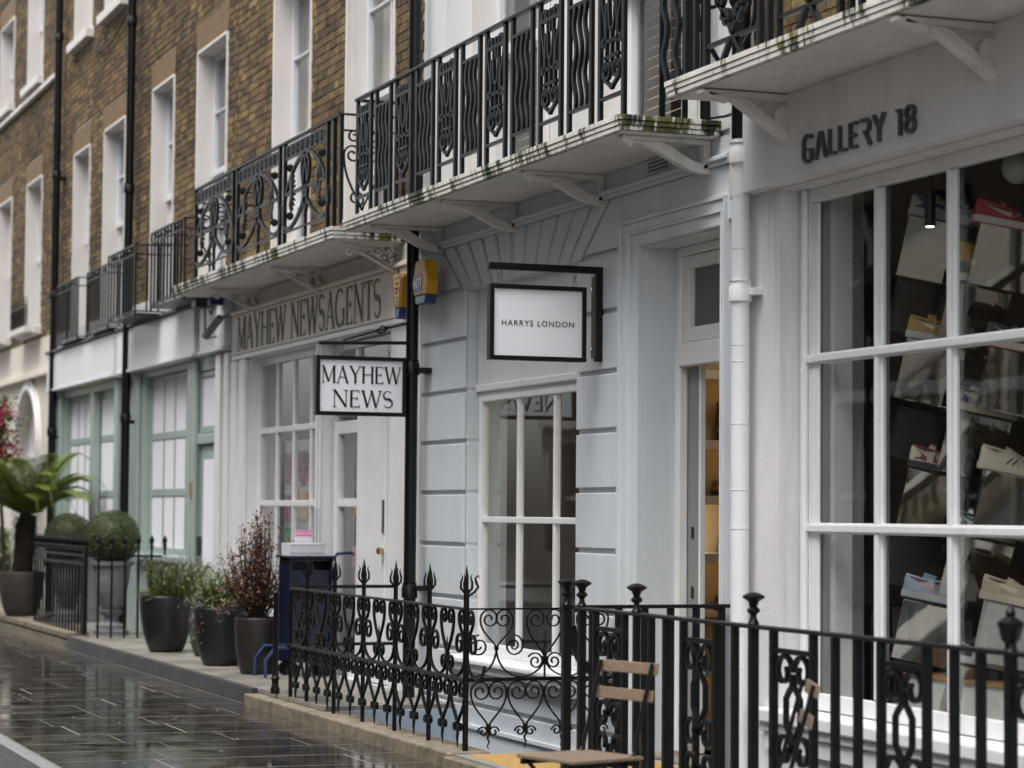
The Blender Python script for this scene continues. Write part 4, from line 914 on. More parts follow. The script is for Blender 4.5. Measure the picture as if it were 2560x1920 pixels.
text('ADT', .098, .001, (ac.x-.037, -.1895, ac.z-.005), (1,0,0), (0,0,1), 'sign_white', al, bold=.002)
a2 = thing('alarm_box', (-18.1, -.08, 3.05), 'shield shaped yellow alarm box on newsagent name board beside drainpipe', 'alarm')
ac = onY(992, 738, -.14); sh_ = [(-.13,.13),(-.10,.165),(.10,.165),(.13,.13),(.075,-.10),(-.075,-.10)]
MB().prism([(ac.x+a, -.051, ac.z+b_) for a, b_ in sh_], (0,-.09,0)).build('case', 'yellow_plastic', a2, bevel=.014)
MB().prism([(ac.x+a, -.051, ac.z+b_) for a, b_ in ((-.073,-.102),(.073,-.102),(.055,-.165),(.02,-.185),(-.02,-.185),(-.055,-.165))], (0,-.088,0)).build('strobe_lens', 'blue_plastic', a2, bevel=.01)
MB().ribbon([(ac.x+a*.72, -.1425, ac.z+b_*.8+.005) for a, b_ in sh_+sh_[:1]], (0,1,0), .003, .01).build('shield_outline', 'blue_plastic', a2)
for z_, w_ in ((.09,.05),(.05,.09),(.02,.05),(-.02,.04),(-.05,.03)): MB().box(ac.x-w_*.5, ac.x+w_*.5, -.1432, -.1405, ac.z+z_-.008, ac.z+z_+.008).build('printed_line', 'ink_brown', a2)
# ================================================================== BALCONY RAILINGS
def bar(mb, x, y, z0, z1, w_=.034, d=.034): return mb.box(x-w_/2, x+w_/2, y-d/2, y+d/2, z0, z1)
HZ0, HZ1, HY = 3.752, 4.645, -.585
hr = thing('balcony_railing', (-14.8, HY, HZ0), 'black iron balcony railing of alternating wavy and scrolled panels above pale blue shop', 'railing')
MB().box(-17.31, -12.22, HY-.022, HY+.022, HZ1-.018, HZ1+.004).build('top_rail', 'black_iron', hr, bevel=.004)
def ornate(w_, h):
    c_ = w_/2; P = []
    for s_ in (-1, 1):
        P.append(spiral(c_+s_*.095, .66, .048, .014, 90+s_*90, 90+s_*(90-430), 18)+[])
        P.append(bez((c_+s_*.145,.66),(c_+s_*.15,.52),(c_+s_*.08,.5),(c_+s_*.09,.36),7)+spiral(c_+s_*.115,.33,.028,.01,90+s_*90,90-s_*280,12))
        P.append([(c_+s_*.075,.56),(c_+s_*.075,.245)])
        P.append(bez((c_+s_*.045,.70),(c_+s_*.05,.62),(c_+s_*.04,.5),(c_+s_*.035,.44),6)+bez((c_+s_*.035,.44),(c_+s_*.03,.40),(c_+s_*.01,.40),(c_,.40),4))
        P.append([(c_+s_*.075,.245),(c_+s_*.08,.215)])
        P.append(heart_half(c_, .06, .125, .155, .055, 520, s_))
    P += [[(c_,.40),(c_,.25)], [(c_-.11,.335),(c_+.11,.335)], [(c_-.11,.245),(c_+.11,.245)], wave(c_,.18,.235,.004,2,0,10), [(c_,.70),(c_,.56)]]
    return P
oc = [MB()]; pw, gap = .338, .132; n_p = 11
x0_ = -17.28; pitch = (-12.235-pw-x0_)/(n_p-1)
for i in range(n_p):
    xa = x0_+i*pitch
    for xx in (xa, xa+pw): bar(MB(), xx, HY, HZ0, HZ1-.018, .040, .024).build('baluster', 'black_iron', hr, bevel=.003)
    mb = MB(); wob = i % 2
    for z_ in (HZ0+.135, HZ1-.135): mb.box(xa+.017, xa+pw-.017, HY-.012, HY+.012, z_-.01, z_+.01)
    if wob:
        for k in range(3): motif(mb, [wave(xa+pw*(.25+.25*k), HZ0+.145, HZ1-.145, .020, 2.0, .6, 26)], (0,HY,0), (1,0,0), .022, .026)
    else:
        motif(mb, [[(xa+a, HZ0+.12+b_) for a, b_ in p] for p in ornate(pw, .6)], (0,HY,0), (1,0,0), .022, .019)
        for s_ in (-1, 1): mb.lathe([(.012,.02),(.018,0),(.026,-.03)], (xa+pw/2+s_*.08, HY, HZ0+.12+.20), 8)
    mb.build('wavy_panel' if wob else 'scroll_panel', 'black_iron', hr)
for xx in (-12.225, -17.30):
    MB().box(xx-.02, xx+.02, HY+.03, -.002, HZ1-.018, HZ1+.002).build('return_rail', 'black_iron', hr)
    for k in range(3 if xx > -15 else 3):
        yy = HY+.23+.14*k; MB().box(xx-.012, xx+.012, yy-.014, yy+.014, HZ0, HZ1-.018).build('baluster', 'black_iron', hr)
# newsagent balcony
NZ0, NZ1, NY = 3.74, 4.60, -.595
nr = thing('balcony_railing', (-20, NY, NZ0), 'ornate black balcony railing with crossed loops and rosettes above newsagent', 'railing')
edges = [(492,584), (595,700), (712,819)]; xl, xr = fx(490, NY, 600), fx(853, NY, 420)
MB().box(xl-.02, xr, NY-.02, NY+.02, NZ1-.02, NZ1+.002).build('top_rail', 'black_iron', nr, bevel=.004)
for xx in (xl, fx(836, NY, 420), xr): bar(MB(), xx, NY, NZ0, NZ1-.02, .03, .03).build('post', 'black_iron', nr)
for a_, b_ in edges:
    xa, xb = fx(a_, NY, 500), fx(b_, NY, 500); w_ = xb-xa; c_ = (xa+xb)/2; h = NZ1-NZ0
    for xx in (xa, xb): bar(MB(), xx, NY, NZ0, NZ1-.02, .03, .03).build('post', 'black_iron', nr)
    mb = MB(); mb.box(xa+.015, xb-.015, NY-.01, NY+.01, NZ0+.70, NZ0+.716).box(xa+.015, xb-.015, NY-.01, NY+.01, NZ0+.09, NZ0+.106).box(xa+.015, xb-.015, NY-.008, NY+.008, NZ1-.055, NZ1-.043)
    nn = max(4, round(w_/.14)); P = []
    for k in range(nn):
        q = xa+w_*(k+.5)/nn; P.append([(q+.048*math.cos(rad(t_)), NZ0+.76+.04*math.sin(rad(t_))) for t_ in range(0, 361, 30)]); P.append([(q+.02*math.cos(rad(t_)), NZ0+.76+.018*math.sin(rad(t_))) for t_ in range(0, 361, 60)])
    motif(mb, P, (0,NY,0), (1,0,0), .02, .016); mb.build('ring_frieze', 'black_iron', nr)
    mb = MB(); P = []
    for s_ in (-1, 1):
        L_ = []
        for k in range(41):
            t_ = 2*math.pi*k/40; u = math.sin(t_); v_ = math.sin(2*t_)*.0
            L_.append((c_+s_*(w_*.25*math.cos(t_)-w_*.22)+ .20*w_*s_*math.sin(t_)*.9, NZ0+.405+.285*math.sin(t_)))
        P.append(L_)
    P.append([(c_+.06*math.cos(rad(t_)), NZ0+.41+.19*math.sin(rad(t_))) for t_ in range(0, 361, 18)])
    P += [[(c_, NZ0+.7), (c_, NZ0+.60)], [(c_, NZ0+.22), (c_, NZ0)], [(xa, NZ0+.41), (xb, NZ0+.41)]]
    motif(mb, P, (0,NY,0), (1,0,0), .026, .026); mb.build('loop_panel', 'black_iron', nr)
    for s_ in (-1, 1):
        q = V((c_+s_*w_*.36, NY, NZ0+.42)); mb = MB()
        for k in range(11):
            a = rad(-80+160*k/10)+(math.pi if s_ > 0 else 0); r_ = .13+.05*abs(math.sin(a)); mb.ribbon([q, q+V((math.cos(a)*r_*.6, -.012, math.sin(a)*r_*.6)), q+V((math.cos(a)*r_, 0, math.sin(a)*r_))], (0,1,0), .012, [.012, .03, .014])
        for k in (-1, 1): mb.lathe([(.01,-.03),(.034,-.01),(.034,.02),(.01,.035)], (q.x+s_*.02, NY, q.z+k*.20), 8)
        mb.build('rosette', 'black_iron', nr)
for (xx, yy0) in ((xr, NY+.02), (xl, NY+.02)):
    mb = MB().box(xx-.01, xx+.01, yy0, -.002, NZ1-.016, NZ1).box(xx-.01, xx+.01, yy0, -.002, NZ1-.14, NZ1-.126)
    P = [spiral(.1,.62,.055,.015,0,480,18), spiral(.24,.62,.055,.015,180,-300,18), heart_half(.17,.05,.15,.5,.07,520,1), heart_half(.17,.05,.15,.5,.07,520,-1), spiral(.12,.14,.07,.015,-90,400,18)]
    motif(mb, [[(a, b_+NZ0+.06) for a, b_ in p] for p in P], (xx, NY, 0), (0,1,0), .016, .014); mb.build('return_panel', 'black_iron', nr)
# gallery balcony (only its foot is in view)
GZ0, GZ1, GY = 3.83, 4.75, -.585
gr = thing('balcony_railing', (-10, GY, GZ0), 'black scrollwork balcony railing above GALLERY 18 fascia, top right', 'railing')
MB().box(-11.58, -5.2, GY-.022, GY+.022, GZ1-.02, GZ1).build('top_rail', 'black_iron', gr)
for px in (1664, 1693):
    xx = fx(px, GY, 150); motif(MB(), [wave(xx, GZ0, GZ1-.02, .026, 3.2, 1.2, 36)], (0,GY,0), (1,0,0), .026, .026).build('wavy_bar', 'black_iron', gr)
xs_ = [fx(1717, GY, 150), fx(1741, GY, 130), fx(1766, GY, 130)]
x_ = xs_[-1]; per = .62
while x_ < -5.4: x_ += per; xs_ += [x_, x_+.10, x_+.20]; x_ += .20
for xx in xs_: bar(MB(), xx, GY, GZ0, GZ1-.02, .034, .03).build('baluster', 'black_iron', gr, bevel=.003)
x_ = fx(1766, GY, 130)
while x_ < -5.6:
    mb = MB(); c_ = x_+per/2; mb.box(x_+.017, x_+per-.017, GY-.012, GY+.012, GZ0+.10, GZ0+.12).box(x_+.017, x_+per-.017, GY-.012, GY+.012, GZ1-.14, GZ1-.12)
    P = []
    for s_ in (-1, 1): P += [heart_half(c_, GZ0+.13, .24, .5, .10, 560, s_), spiral(c_+s_*.13, GZ0+.34, .07, .015, 90+s_*90, 90-s_*450, 20), spiral(c_+s_*.07, GZ0+.22, .05, .012, 90-s_*90, 90+s_*430, 18), [(c_+s_*.02, GZ0+.11), (c_+s_*.12, GZ0)]]
    motif(mb, P, (0,GY,0), (1,0,0), .028, .024); mb.build('scroll_panel', 'black_iron', gr); x_ += per+.20
mb = MB(); xx = -11.56
mb.box(xx-.012, xx+.012, GY+.02, -.002, GZ1-.02, GZ1).box(xx-.012, xx+.012, GY+.02, -.002, GZ0+.02, GZ0+.04)
motif(mb, [heart_half(.30,.05,.18,.5,.08,540,s_) for s_ in (-1,1)]+[[(.52,.0),(.52,.9)],[(.1,.02),(.1,.9)]], (xx, GY, GZ0), (0,1,0), .02, .02); mb.build('return_panel', 'black_iron', gr)
# small window balconies of the mint building
def spear_balcony(x0, x1, y, z0, z1, label, tight=.15):
    t_ = thing('window_balcony', ((x0+x1)/2, y, z0), label, 'balcony', 'window balconies of the mint building')
    MB().box(x0, x1, y-.014, y+.014, z1-.016, z1).box(x0, x1, y-.01, y+.01, z0, z0+.016).box(x0, x1, y-.01, y+.01, z1-.12, z1-.106).build('rail', 'black_iron', t_)
    n_ = max(3, int((x1-x0)/tight))
    for i in range(n_+1): xx = x0+(x1-x0)*i/n_; bar(MB(), xx, y, z0-(.06 if i in (0, n_) else 0), z1-.016, .021, .021).build('baluster', 'black_iron', t_)
    for xx in (x0, x1):
        for za in (z1-.016, z1-.12, z0): MB().box(xx-.01, xx+.01, y+.015, -.02, za, za+.015).build('return_rail', 'black_iron', t_)
        k = 1
        while y+k*.13 < -.05: MB().box(xx-.009, xx+.009, y+k*.13-.009, y+k*.13+.009, z0, z1-.016).build('baluster', 'black_iron', t_); k += 1
    MB().box(x0, x1, y, -.002, z0-.03, z0-.012).build('grating', 'black_iron', t_)
    for i in range(3): MB().lathe([(.018,-.02),(.03,0),(.018,.02)], (x0+(x1-x0)*(i+.7)/3.4, y, z1-.06), 8).build('ring', 'black_iron', t_)
fy = -.2; spear_balcony(fx(143, fy, 800), fx(194, fy, 780), fy, 3.73, 4.50, 'black bar balcony at second window left of near drainpipe, leftmost of four')
spear_balcony(fx(217, fy, 780), fx(270, fy, 760), fy, 3.73, 4.49, 'black bar balcony in front of mint building window, second from left of four')
fy = -.42; spear_balcony(fx(271, fy, 720), fx(338, fy, 700), fy, 3.70, 4.45, 'black bar balcony with deep return beside black drainpipe, third of four')
spear_balcony(fx(378, fy, 680), fx(461, fy, 650), fy, 3.70, 4.48, 'black bar balcony with turned balusters touching newsagent balcony, rightmost of four')
for h, lb in ((FH[0], 'small spiked window box railing on far left brick building, right one'), (FH[1], 'small spiked window box railing at extreme left edge')):
    t_ = thing('window_guard', ((h[0]+h[1])/2, -.2, h[2]), lb, 'railing', 'window guards of the cream building')
    MB().box(h[0]-.05, h[1]+.05, -.24, -.0, h[2]-.09, h[2]-.01).build('ledge', 'reveal_paint', t_)
    MB().box(h[0], h[1], -.215, -.195, h[2]+.28, h[2]+.30).build('rail', 'black_iron', t_)
    for i in range(8): xx = h[0]+(h[1]-h[0])*i/7; MB().tube([(xx,-.205,h[2]-.01),(xx+.02*(i % 2),-.205,h[2]+.2),(xx,-.205,h[2]+.44)], [.011,.014,.003], 6).build('spike', 'black_iron', t_)
# ================================================================== FRONT RAILING, SHOE SHOP AREA
RY = -.98; RZ = .945; RM = .52; RB = .095
posts = [fx(p, RY, 1520) for p in (769, 837, 909, 989, 1074, 1166)]; xe = fx(729, RY, 1500)
r1 = thing('area_railing', (-15.5, RY, RB), 'black wrought iron railing with flame finials and heart scrolls before pale blue shop', 'railing')
MB().tube([(xe,RY,RB),(xe,RY,RZ-.06),(xe+.02,RY,RZ-.015),(xe+.07,RY,RZ)], .016, 8).build('end_post', 'black_iron', r1, smooth=True)
MB().box(xe+.05, posts[-1], RY-.02, RY+.02, RZ-.008, RZ+.006).build('top_rail', 'black_iron', r1, bevel=.002)
MB().box(xe, posts[-1], RY-.02, RY+.02, RM-.012, RM+.010).build('mid_rail', 'black_iron', r1, bevel=.003)
for i, xx in enumerate(posts):
    MB().tube([(xx,RY,RB-.01),(xx,RY,RZ+.12)], .015 if i < 5 else .018, 10).build('post', 'black_iron', r1, smooth=True)
    fl_ = MB(); fl_.tube([(xx,RY,RZ+.11),(xx-.004,RY,RZ+.16),(xx+.008,RY,RZ+.20),(xx,RY,RZ+.235),(xx+.004,RY,RZ+.262)], [.012,.015,.010,.006,.001], 8)
    for a in (0, math.pi) if i < 5 else (math.pi,):
        dx, dy = math.cos(a), math.sin(a); fl_.tube([(xx+dx*.008,RY,RZ+.09),(xx+dx*.04,RY,RZ+.125),(xx+dx*.042,RY,RZ+.155),(xx+dx*.03,RY,RZ+.185),(xx+dx*.042,RY,RZ+.215)], [.006,.008,.008,.005,.001], 8)
    for a in (1, -1): fl_.tube([(xx,RY+a*.008,RZ+.09),(xx,RY+a*.036,RZ+.125),(xx,RY+a*.036,RZ+.16),(xx,RY+a*.026,RZ+.19),(xx,RY+a*.036,RZ+.21)], [.006,.008,.007,.005,.001], 8)
    if i == 5: fl_.tube([(xx,RY+.01,RZ+.075),(xx,RY+.05,RZ+.10),(xx,RY+.075,RZ+.13),(xx,RY+.06,RZ+.165),(xx,RY+.055,RZ+.185),(xx,RY+.075,RZ+.20),(xx,RY+.085,RZ+.185)], [.008,.008,.008,.008,.006,.005,.002], 8)
    fl_.build('finial', 'black_iron', r1, smooth=True)
unit = []
for a, b_ in zip([xe-.05]+posts, posts): unit += [(a+b_)/2, b_]
def lyre(c_, post):
    P = []
    for s_ in (-1, 1):
        if post:
            P.append(heart_half(c_+s_*.012, RZ-.20, .115, .192, .050, 470, s_))
            P.append(spiral(c_+s_*.115, RM+.205, .022, .066, 90-s_*380, 90, 20)+bez((c_+s_*.115, RM+.271),(c_+s_*.05, RM+.275),(c_+s_*.03, RM+.2),(c_+s_*.024, RM+.13),6)[1:]+bez((c_+s_*.024, RM+.13),(c_+s_*.035, RM+.05),(c_+s_*.12, RM+.012),(c_+s_*.20, RM+.013),7)[1:]+bez((c_+s_*.20, RM+.013),(c_+s_*.27, RM+.015),(c_+s_*.31, RM+.05),(c_+s_*.325, RM+.10),5)[1:])
        else:
            P.append(heart_half(c_, RM+.13, .118, .287, .052, 470, s_)); P.append(spiral(c_+s_*.066, RM+.085, .050, .014, 90+s_*70, 90+s_*70-s_*430, 16))
    return P
for i, c_ in enumerate(unit):
    if c_ < xe+.02: continue
    mb = motif(MB(), lyre(c_, i % 2 == 1), (0,RY,0), (1,0,0), .018, .010)
    if i % 2 == 0: mb.tube([(c_,RY,RM+.12),(c_+.006,RY,RM+.17),(c_-.004,RY,RM+.21),(c_,RY,RM+.25)], [.010,.009,.006,.001], 8); mb.box(c_-.018, c_+.018, RY-.012, RY+.012, RM+.12, RM+.145); mb.tube([(c_,RY,RM),(c_,RY,RM+.12)], .008, 8)
    mb.build('scroll_panel', 'black_iron', r1)
x_ = xe+.14; pit = (posts[-1]-.14-x_)/13
for k in range(14):
    c_ = x_+k*pit; P = [heart_half(c_, .245, pit/2-.006, .262, .058, 480, s_) for s_ in (-1,1)]
    mb = motif(MB(), P, (0,RY,0), (1,0,0), .019, .010)
    for s_ in (-1, 1): motif(mb, [spiral(c_+s_*.03, .225, .024, .008, 90, 90-s_*420, 12)], (0,RY,0), (1,0,0), .028, .010)
    mb.tube([(c_,RY,.25),(c_+.004,RY,.19),(c_-.005,RY,.16),(c_+.003,RY,.13),(c_,RY,.105)], [.012,.010,.009,.006,.003], 8); mb.build('heart_drop', 'black_iron', r1)
# left return to the drainpipe and end post
for z_ in (RZ+.01, RM): MB().tube([(xe,RY,z_),(xe,-.17,z_)], .013, 8).build('return_rail', 'black_iron', r1, smooth=True)
xq = fx(699, RY, 1600); MB().lathe([(.036,0),(.036,.04),(.027,.06),(.027,.10),(.036,.12),(.026,.135),(.022,.16),(.022,.75),(.028,.77),(.01,.79)], (xq,RY-.03,FZ), 14).build('end_post', 'black_iron', r1, smooth=True)
MB().box(xq, xe, RY-.035, RY-.015, FZ+.37, FZ+.39).build('return_rail', 'black_iron', r1)
# thin scroll panel returning to the wall beside the entrance
XR = posts[-1]; r2 = thing('scroll_railing', (XR, -.5, .1), 'thin black heart scroll railing leading back to pale blue wall beside doormat', 'railing')
MB().box(XR-.012, XR+.012, RY+.02, -.0, RZ-.006, RZ+.004).build('top_rail', 'black_iron', r2); MB().box(XR-.014, XR+.014, RY+.02, -.0, RM-.012, RM+.010).build('mid_rail', 'black_iron', r2)
u0 = RY+.03
for k in range(4):
    c_ = u0+.118+k*.238; P = [heart_half(c_, .235, .115, .272, .062, 560, s_) for s_ in (-1,1)]+[spiral(c_+s_*.034, .205, .034, .010, 90-s_*90, 90-s_*90+s_*440, 16) for s_ in (-1,1)]
    mb = motif(MB(), P, (XR,0,0), (0,1,0), .014, .0085); mb.box(XR-.012, XR+.012, c_-.012, c_+.012, .205, .25); mb.tube([(XR,c_+.007*math.sin(i*1.9),.205-.015*i) for i in range(8)], [.009,.008,.008,.007,.006,.005,.004,.002], 8); mb.build('heart_drop', 'black_iron', r2)
for k in range(3):
    c_ = u0+.165+k*.315; P = []
    if k % 2 == 0:
        for s_ in (-1, 1): P += [heart_half(c_, RM+.19, .105, .23, .058, 560, s_), spiral(c_+s_*.112, RM+.20, .068, .012, 90, 90-s_*620, 26), bez((c_, RM+.19),(c_+s_*.0, RM+.10),(c_+s_*.06, RM+.02),(c_+s_*.155, RM+.012),8)]
        mb = motif(MB(), P, (XR,0,0), (0,1,0), .014, .0085); mb.box(XR-.011, XR+.011, c_-.011, c_+.011, RM+.175, RM+.20)
    else:
        for s_ in (-1, 1): P += [heart_half(c_, RM+.13, .12, .29, .060, 560, s_), spiral(c_+s_*.06, RM+.105, .055, .012, 90-s_*60, 90-s_*60+s_*560, 24), bez((c_, RM+.12),(c_+s_*.01, RM+.07),(c_+s_*.07, RM+.015),(c_+s_*.155, RM+.012),8)]
        mb = motif(MB(), P, (XR,0,0), (0,1,0), .014, .0085); mb.box(XR-.014, XR+.014, c_-.016, c_+.016, RM+.105, RM+.135); mb.tube([(XR,c_+.006*math.sin(i*2.1),RM+.13+.02*i) for i in range(9)], [.009]*6+[.007,.005,.002], 8); mb.tube([(XR,c_,RM),(XR,c_,RM+.11)], .007, 8)
    mb.build('scroll_panel', 'black_iron', r2)
# ================================================================== ENTRANCE RAIL AND GALLERY RAILING (stout bars, urn finials)
def urn(mb, x, y, z, s=1.): return mb.lathe([(.020*s,0),(.024*s,.006*s),(.013*s,.025*s),(.012*s,.04*s),(.026*s,.052*s),(.026*s,.060*s),(.015*s,.072*s),(.022*s,.092*s),(.044*s,.106*s),(.046*s,.113*s),(.03*s,.122*s),(.012*s,.128*s)], (x,y,z), 14)
GRZ = 1.03; XB = -12.06
r3 = thing('entrance_railing', (XB, -.5, .03), 'stout black bar railing from urn post back to wall beside white drainpipe', 'railing')
MB().box(XB-.025, XB+.025, RY-.03, -.0, GRZ-.02, GRZ).build('top_rail', 'black_iron', r3, bevel=.004)
MB().box(XB-.022, XB+.022, RY-.025, RY+.02, .079, GRZ-.02).build('post', 'black_iron', r3, bevel=.003); urn(MB(), XB, RY, GRZ-.002, 1.15).build('finial', 'black_iron', r3, smooth=True)
for k in range(6): yy = -.83+k*.155; bar(MB(), XB, yy, .079, GRZ-.02, .034, .034).build('baluster', 'black_iron', r3, bevel=.003)
motif(MB(), [bez((.03,.92),(.04,.72),(.12,.68),(.30,.55),10)], (XB, RY, 0), (0,1,0), .035, .04).build('brace', 'black_iron', r3)
r4 = thing('gallery_railing', (-9.6, RY, .095), 'stout black railing with scroll panels and urn finials in front of sneaker window', 'railing')
MB().box(-11.90, -5.5, RY-.026, RY+.026, GRZ-.018, GRZ).build('top_rail', 'black_iron', r4, bevel=.005)
bars = [-11.85, -11.66, -11.28, -11.13, -10.95, -10.77, -10.57, -10.21, -10.01, -9.82, -9.62, -9.245, -9.05, -8.854, -8.66, -8.30, -8.095, -7.905, -7.70, -7.33, -7.13, -6.93, -6.73]
for xx in bars:
    big = xx in (-11.85, -9.82, -7.70); bar(MB(), xx, RY, .09, GRZ-.018, .040 if big else .034, .04 if big else .034).build('baluster', 'black_iron', r4, bevel=.004)
for xx in (-11.85, -11.13, -9.82): urn(MB(), xx, RY, GRZ-.002, 1.15).build('finial', 'black_iron', r4, smooth=True)
MB().lathe([(.03,0),(.022,.012),(.022,.03),(.036,.045),(.046,.09),(.05,.10),(.05,.108),(.028,.122),(.016,.13),(.02,.145),(.012,.16),(.004,.172)], (-7.70, RY, GRZ-.002), 14).build('finial', 'black_iron', r4, smooth=True)
def cast(c_):
    P = []
    for s_ in (-1, 1):
        for zc in (.838, .487, .34): P.append(spiral(c_+s_*.085, zc, .080, .030, 90+s_*90, 90+s_*90-s_*400 if zc != .34 else 90+s_*90+s_*400, 22))
        P.append([(c_+s_*.005,.83),(c_+s_*.010,.775),(c_+s_*.035,.755),(c_+s_*.066,.72),(c_+s_*.066,.61),(c_+s_*.04,.575),(c_+s_*.010,.55),(c_+s_*.005,.48)])
        P.append([(c_+s_*.005,.34),(c_+s_*.010,.27),(c_+s_*.066,.225),(c_+s_*.066,.10)])
    return P
for a, b_ in ((-11.66,-11.28), (-10.57,-10.21), (-9.62,-9.245), (-8.66,-8.30), (-7.70,-7.33)):
    mb = MB().box(a+.017, b_-.017, RY-.012, RY+.012, .915, .938); motif(mb, cast((a+b_)/2), (0,RY,0), (1,0,0), .024, .016); mb.build('scroll_panel', 'black_iron', r4)
# ================================================================== SPEAR RAILINGS OF THE MINT SHOP
def spear(mb, x, y, z0, z1):
    mb.tube([(x,y,z0),(x,y,z1-.12)], .013, 8); return mb.lathe([(.013,-.13),(.03,-.12),(.013,-.105),(.03,-.09),(.014,-.075),(.026,-.045),(.030,-.035),(.022,-.01),(.003,.03)], (x,y,z1), 8)
fp = thing('spear_railing', (-27.5, -.93, FZ), 'black spear headed railing round topiary before mint shop', 'railing')
xr_ = fx(212, -.93, 1500); xl_ = fx(88, -.93, 1450); n_ = 17
for i in range(n_+1): spear(MB(), xr_+(xl_-xr_)*i/n_, -.93, FZ+.04, 1.20).build('spear_bar', 'black_iron', fp, smooth=True)
for i in range(1, 7): spear(MB(), xr_, -.93+.145*i, FZ+.0, 1.22).build('spear_bar', 'black_iron', fp, smooth=True)
for z_ in (1.02, .93): MB().box(xl_, xr_, -.943, -.917, z_-.012, z_+.012).build('rail', 'black_iron', fp); 
MB().box(xr_-.013, xr_+.013, -.93, -.02, 1.008, 1.03).build('rail', 'black_iron', fp)
MB().box(xr_-.022, xr_+.022, -.955, -.905, FZ+.04, 1.1).build('post', 'black_iron', fp)
# ================================================================== PLANTS
def leafquad(mb, p, d, up, L_, w_):
    """one pointed leaf folded slightly along its midrib"""
    d = d.normalized(); s_ = d.cross(up); s_ = s_.normalized() if s_.length > 1e-4 else d.orthogonal().normalized(); u_ = s_.cross(d)
    a, b_, c_, e = p, p+d*L_*.5+s_*w_*.5+u_*w_*.12, p+d*L_, p+d*L_*.5-s_*w_*.5+u_*w_*.12
    mb.add([a, b_, c_, e], [(0,1,2,3)])
def rdir(r): 
    z = r.uniform(-1,1); a = r.uniform(0, 2*math.pi); q = math.sqrt(1-z*z); return V((q*math.cos(a), q*math.sin(a), z))
def pot_prof(rt, rb, h): return [(rb*.98,0)]+[(rb+(rt-rb)*math.sin(rad(90*(.03+.97*k/9)))**.68, h*(.02+.94*k/9)) for k in range(10)]+[(rt*.99,h*.985),(rt*.97,h),(rt*.93,h),(rt*.91,h*.9)]
def potted(name, px, py, rt, rb, h, pm, label, y=None, cat='potted plant'):
    p = onZ(px, py, FZ+.001); t_ = thing(name, (p.x, p.y, FZ), label, cat)
    MB().lathe(pot_prof(rt, rb, h), (p.x,p.y,FZ+.002), 24).build('pot', pm, t_, smooth=True); MB().lathe([(rt*.9,0),(rt*.88,.02),(.02,.03)], (p.x,p.y,FZ+h*.9), 16).build('soil', 'soil', t_)
    return t_, V((p.x, p.y, FZ+h))
R_ = random.Random(21)
# pot A: lavender and trailing white flowers
tA, c = potted('potted_plant', 415, 1629, .265, .15, .55, 'pot_black', 'dark rounded pot of lavender and small white flowers, left of the three pots')
lv, fl1, fl2, gr_, stm = MB(), MB(), MB(), MB(), MB()
for i in range(230):
    a = R_.uniform(0, 6.28); r0 = R_.uniform(0,.23); b0 = c+V((r0*math.cos(a)*1.0+.03, r0*math.sin(a)*.9+.06, -.03)); lean = V((math.cos(a)*.45+.04, math.sin(a)*.42+.16, 1)).normalized(); H_ = R_.uniform(.16,.44)
    tip = b0+lean*H_; stm.tube([b0, b0+lean*H_*.5, tip], [.003,.0025,.002], 4)
    for k in range(16):
        q = b0+lean*H_*R_.uniform(.05,.92)+rdir(R_)*.02; leafquad(lv, q, (lean*.5+rdir(R_)*.9), V((0,0,1)), R_.uniform(.03,.06), .014)
    if i % 2 == 0:
        for k in range(7): leafquad(fl1, tip+lean*(.006*k)+rdir(R_)*.006, rdir(R_), V((0,0,1)), .018, .012)
    elif i % 9 == 1:
        for k in range(5): leafquad(fl2, tip, rdir(R_)+V((0,0,.4)), V((0,0,1)), .02, .014)
for i in range(420):
    a = R_.uniform(1.9, 5.6); rr = R_.uniform(.14,.27); q = c+V((rr*math.cos(a), rr*math.sin(a), R_.uniform(-.02,.03))); leafquad(gr_, q, V((math.cos(a), math.sin(a), R_.uniform(-.5,1.0))), V((0,0,1)), R_.uniform(.06,.11), .011)
lv.build('foliage', 'leaf_green', tA, recalc=False); fl1.build('lavender_heads', 'petal_purple', tA, recalc=False, kind='stuff'); fl2.build('white_flowers', 'petal_white', tA, recalc=False); gr_.build('trailing_grass', 'leaf_pale', tA, recalc=False); stm.build('stem', 'leaf_green', tA, recalc=False)
# pot B: green flowers
tB, c = potted('potted_plant', 553, 1663, .255, .15, .52, 'pot_black', 'dark rounded pot of pale green leaves and trailing red sprigs, middle of the three pots')
lv, rd, fw_ = MB(), MB(), MB()
for i in range(2600):
    q = c+V((R_.gauss(-.05,.12), R_.gauss(-.02,.12), abs(R_.gauss(.08,.12)))); leafquad(lv, q, rdir(R_)+V((0,0,.6)), V((0,0,1)), R_.uniform(.03,.055), .018)
for k in range(6):
    a = R_.uniform(3.2,5.4); q = c+V((.22*math.cos(a), .22*math.sin(a), 0))
    for j in range(26): leafquad(lv if k < 3 else rd, q+V((math.cos(a)*.05, math.sin(a)*.05, -.012*j))+rdir(R_)*.02, rdir(R_), V((0,0,1)), .03, .018)
for k in range(40): q = c+V((R_.gauss(-.05,.14), R_.gauss(-.05,.12), R_.uniform(.05,.3))); [leafquad(fw_, q, rdir(R_), V((0,0,1)), .018, .012) for _ in range(4)]
lv.build('foliage', 'leaf_green', tB, recalc=False); rd.build('red_sprigs', 'leaf_red', tB, recalc=False); fw_.build('flowers', 'petal_purple', tB, recalc=False)
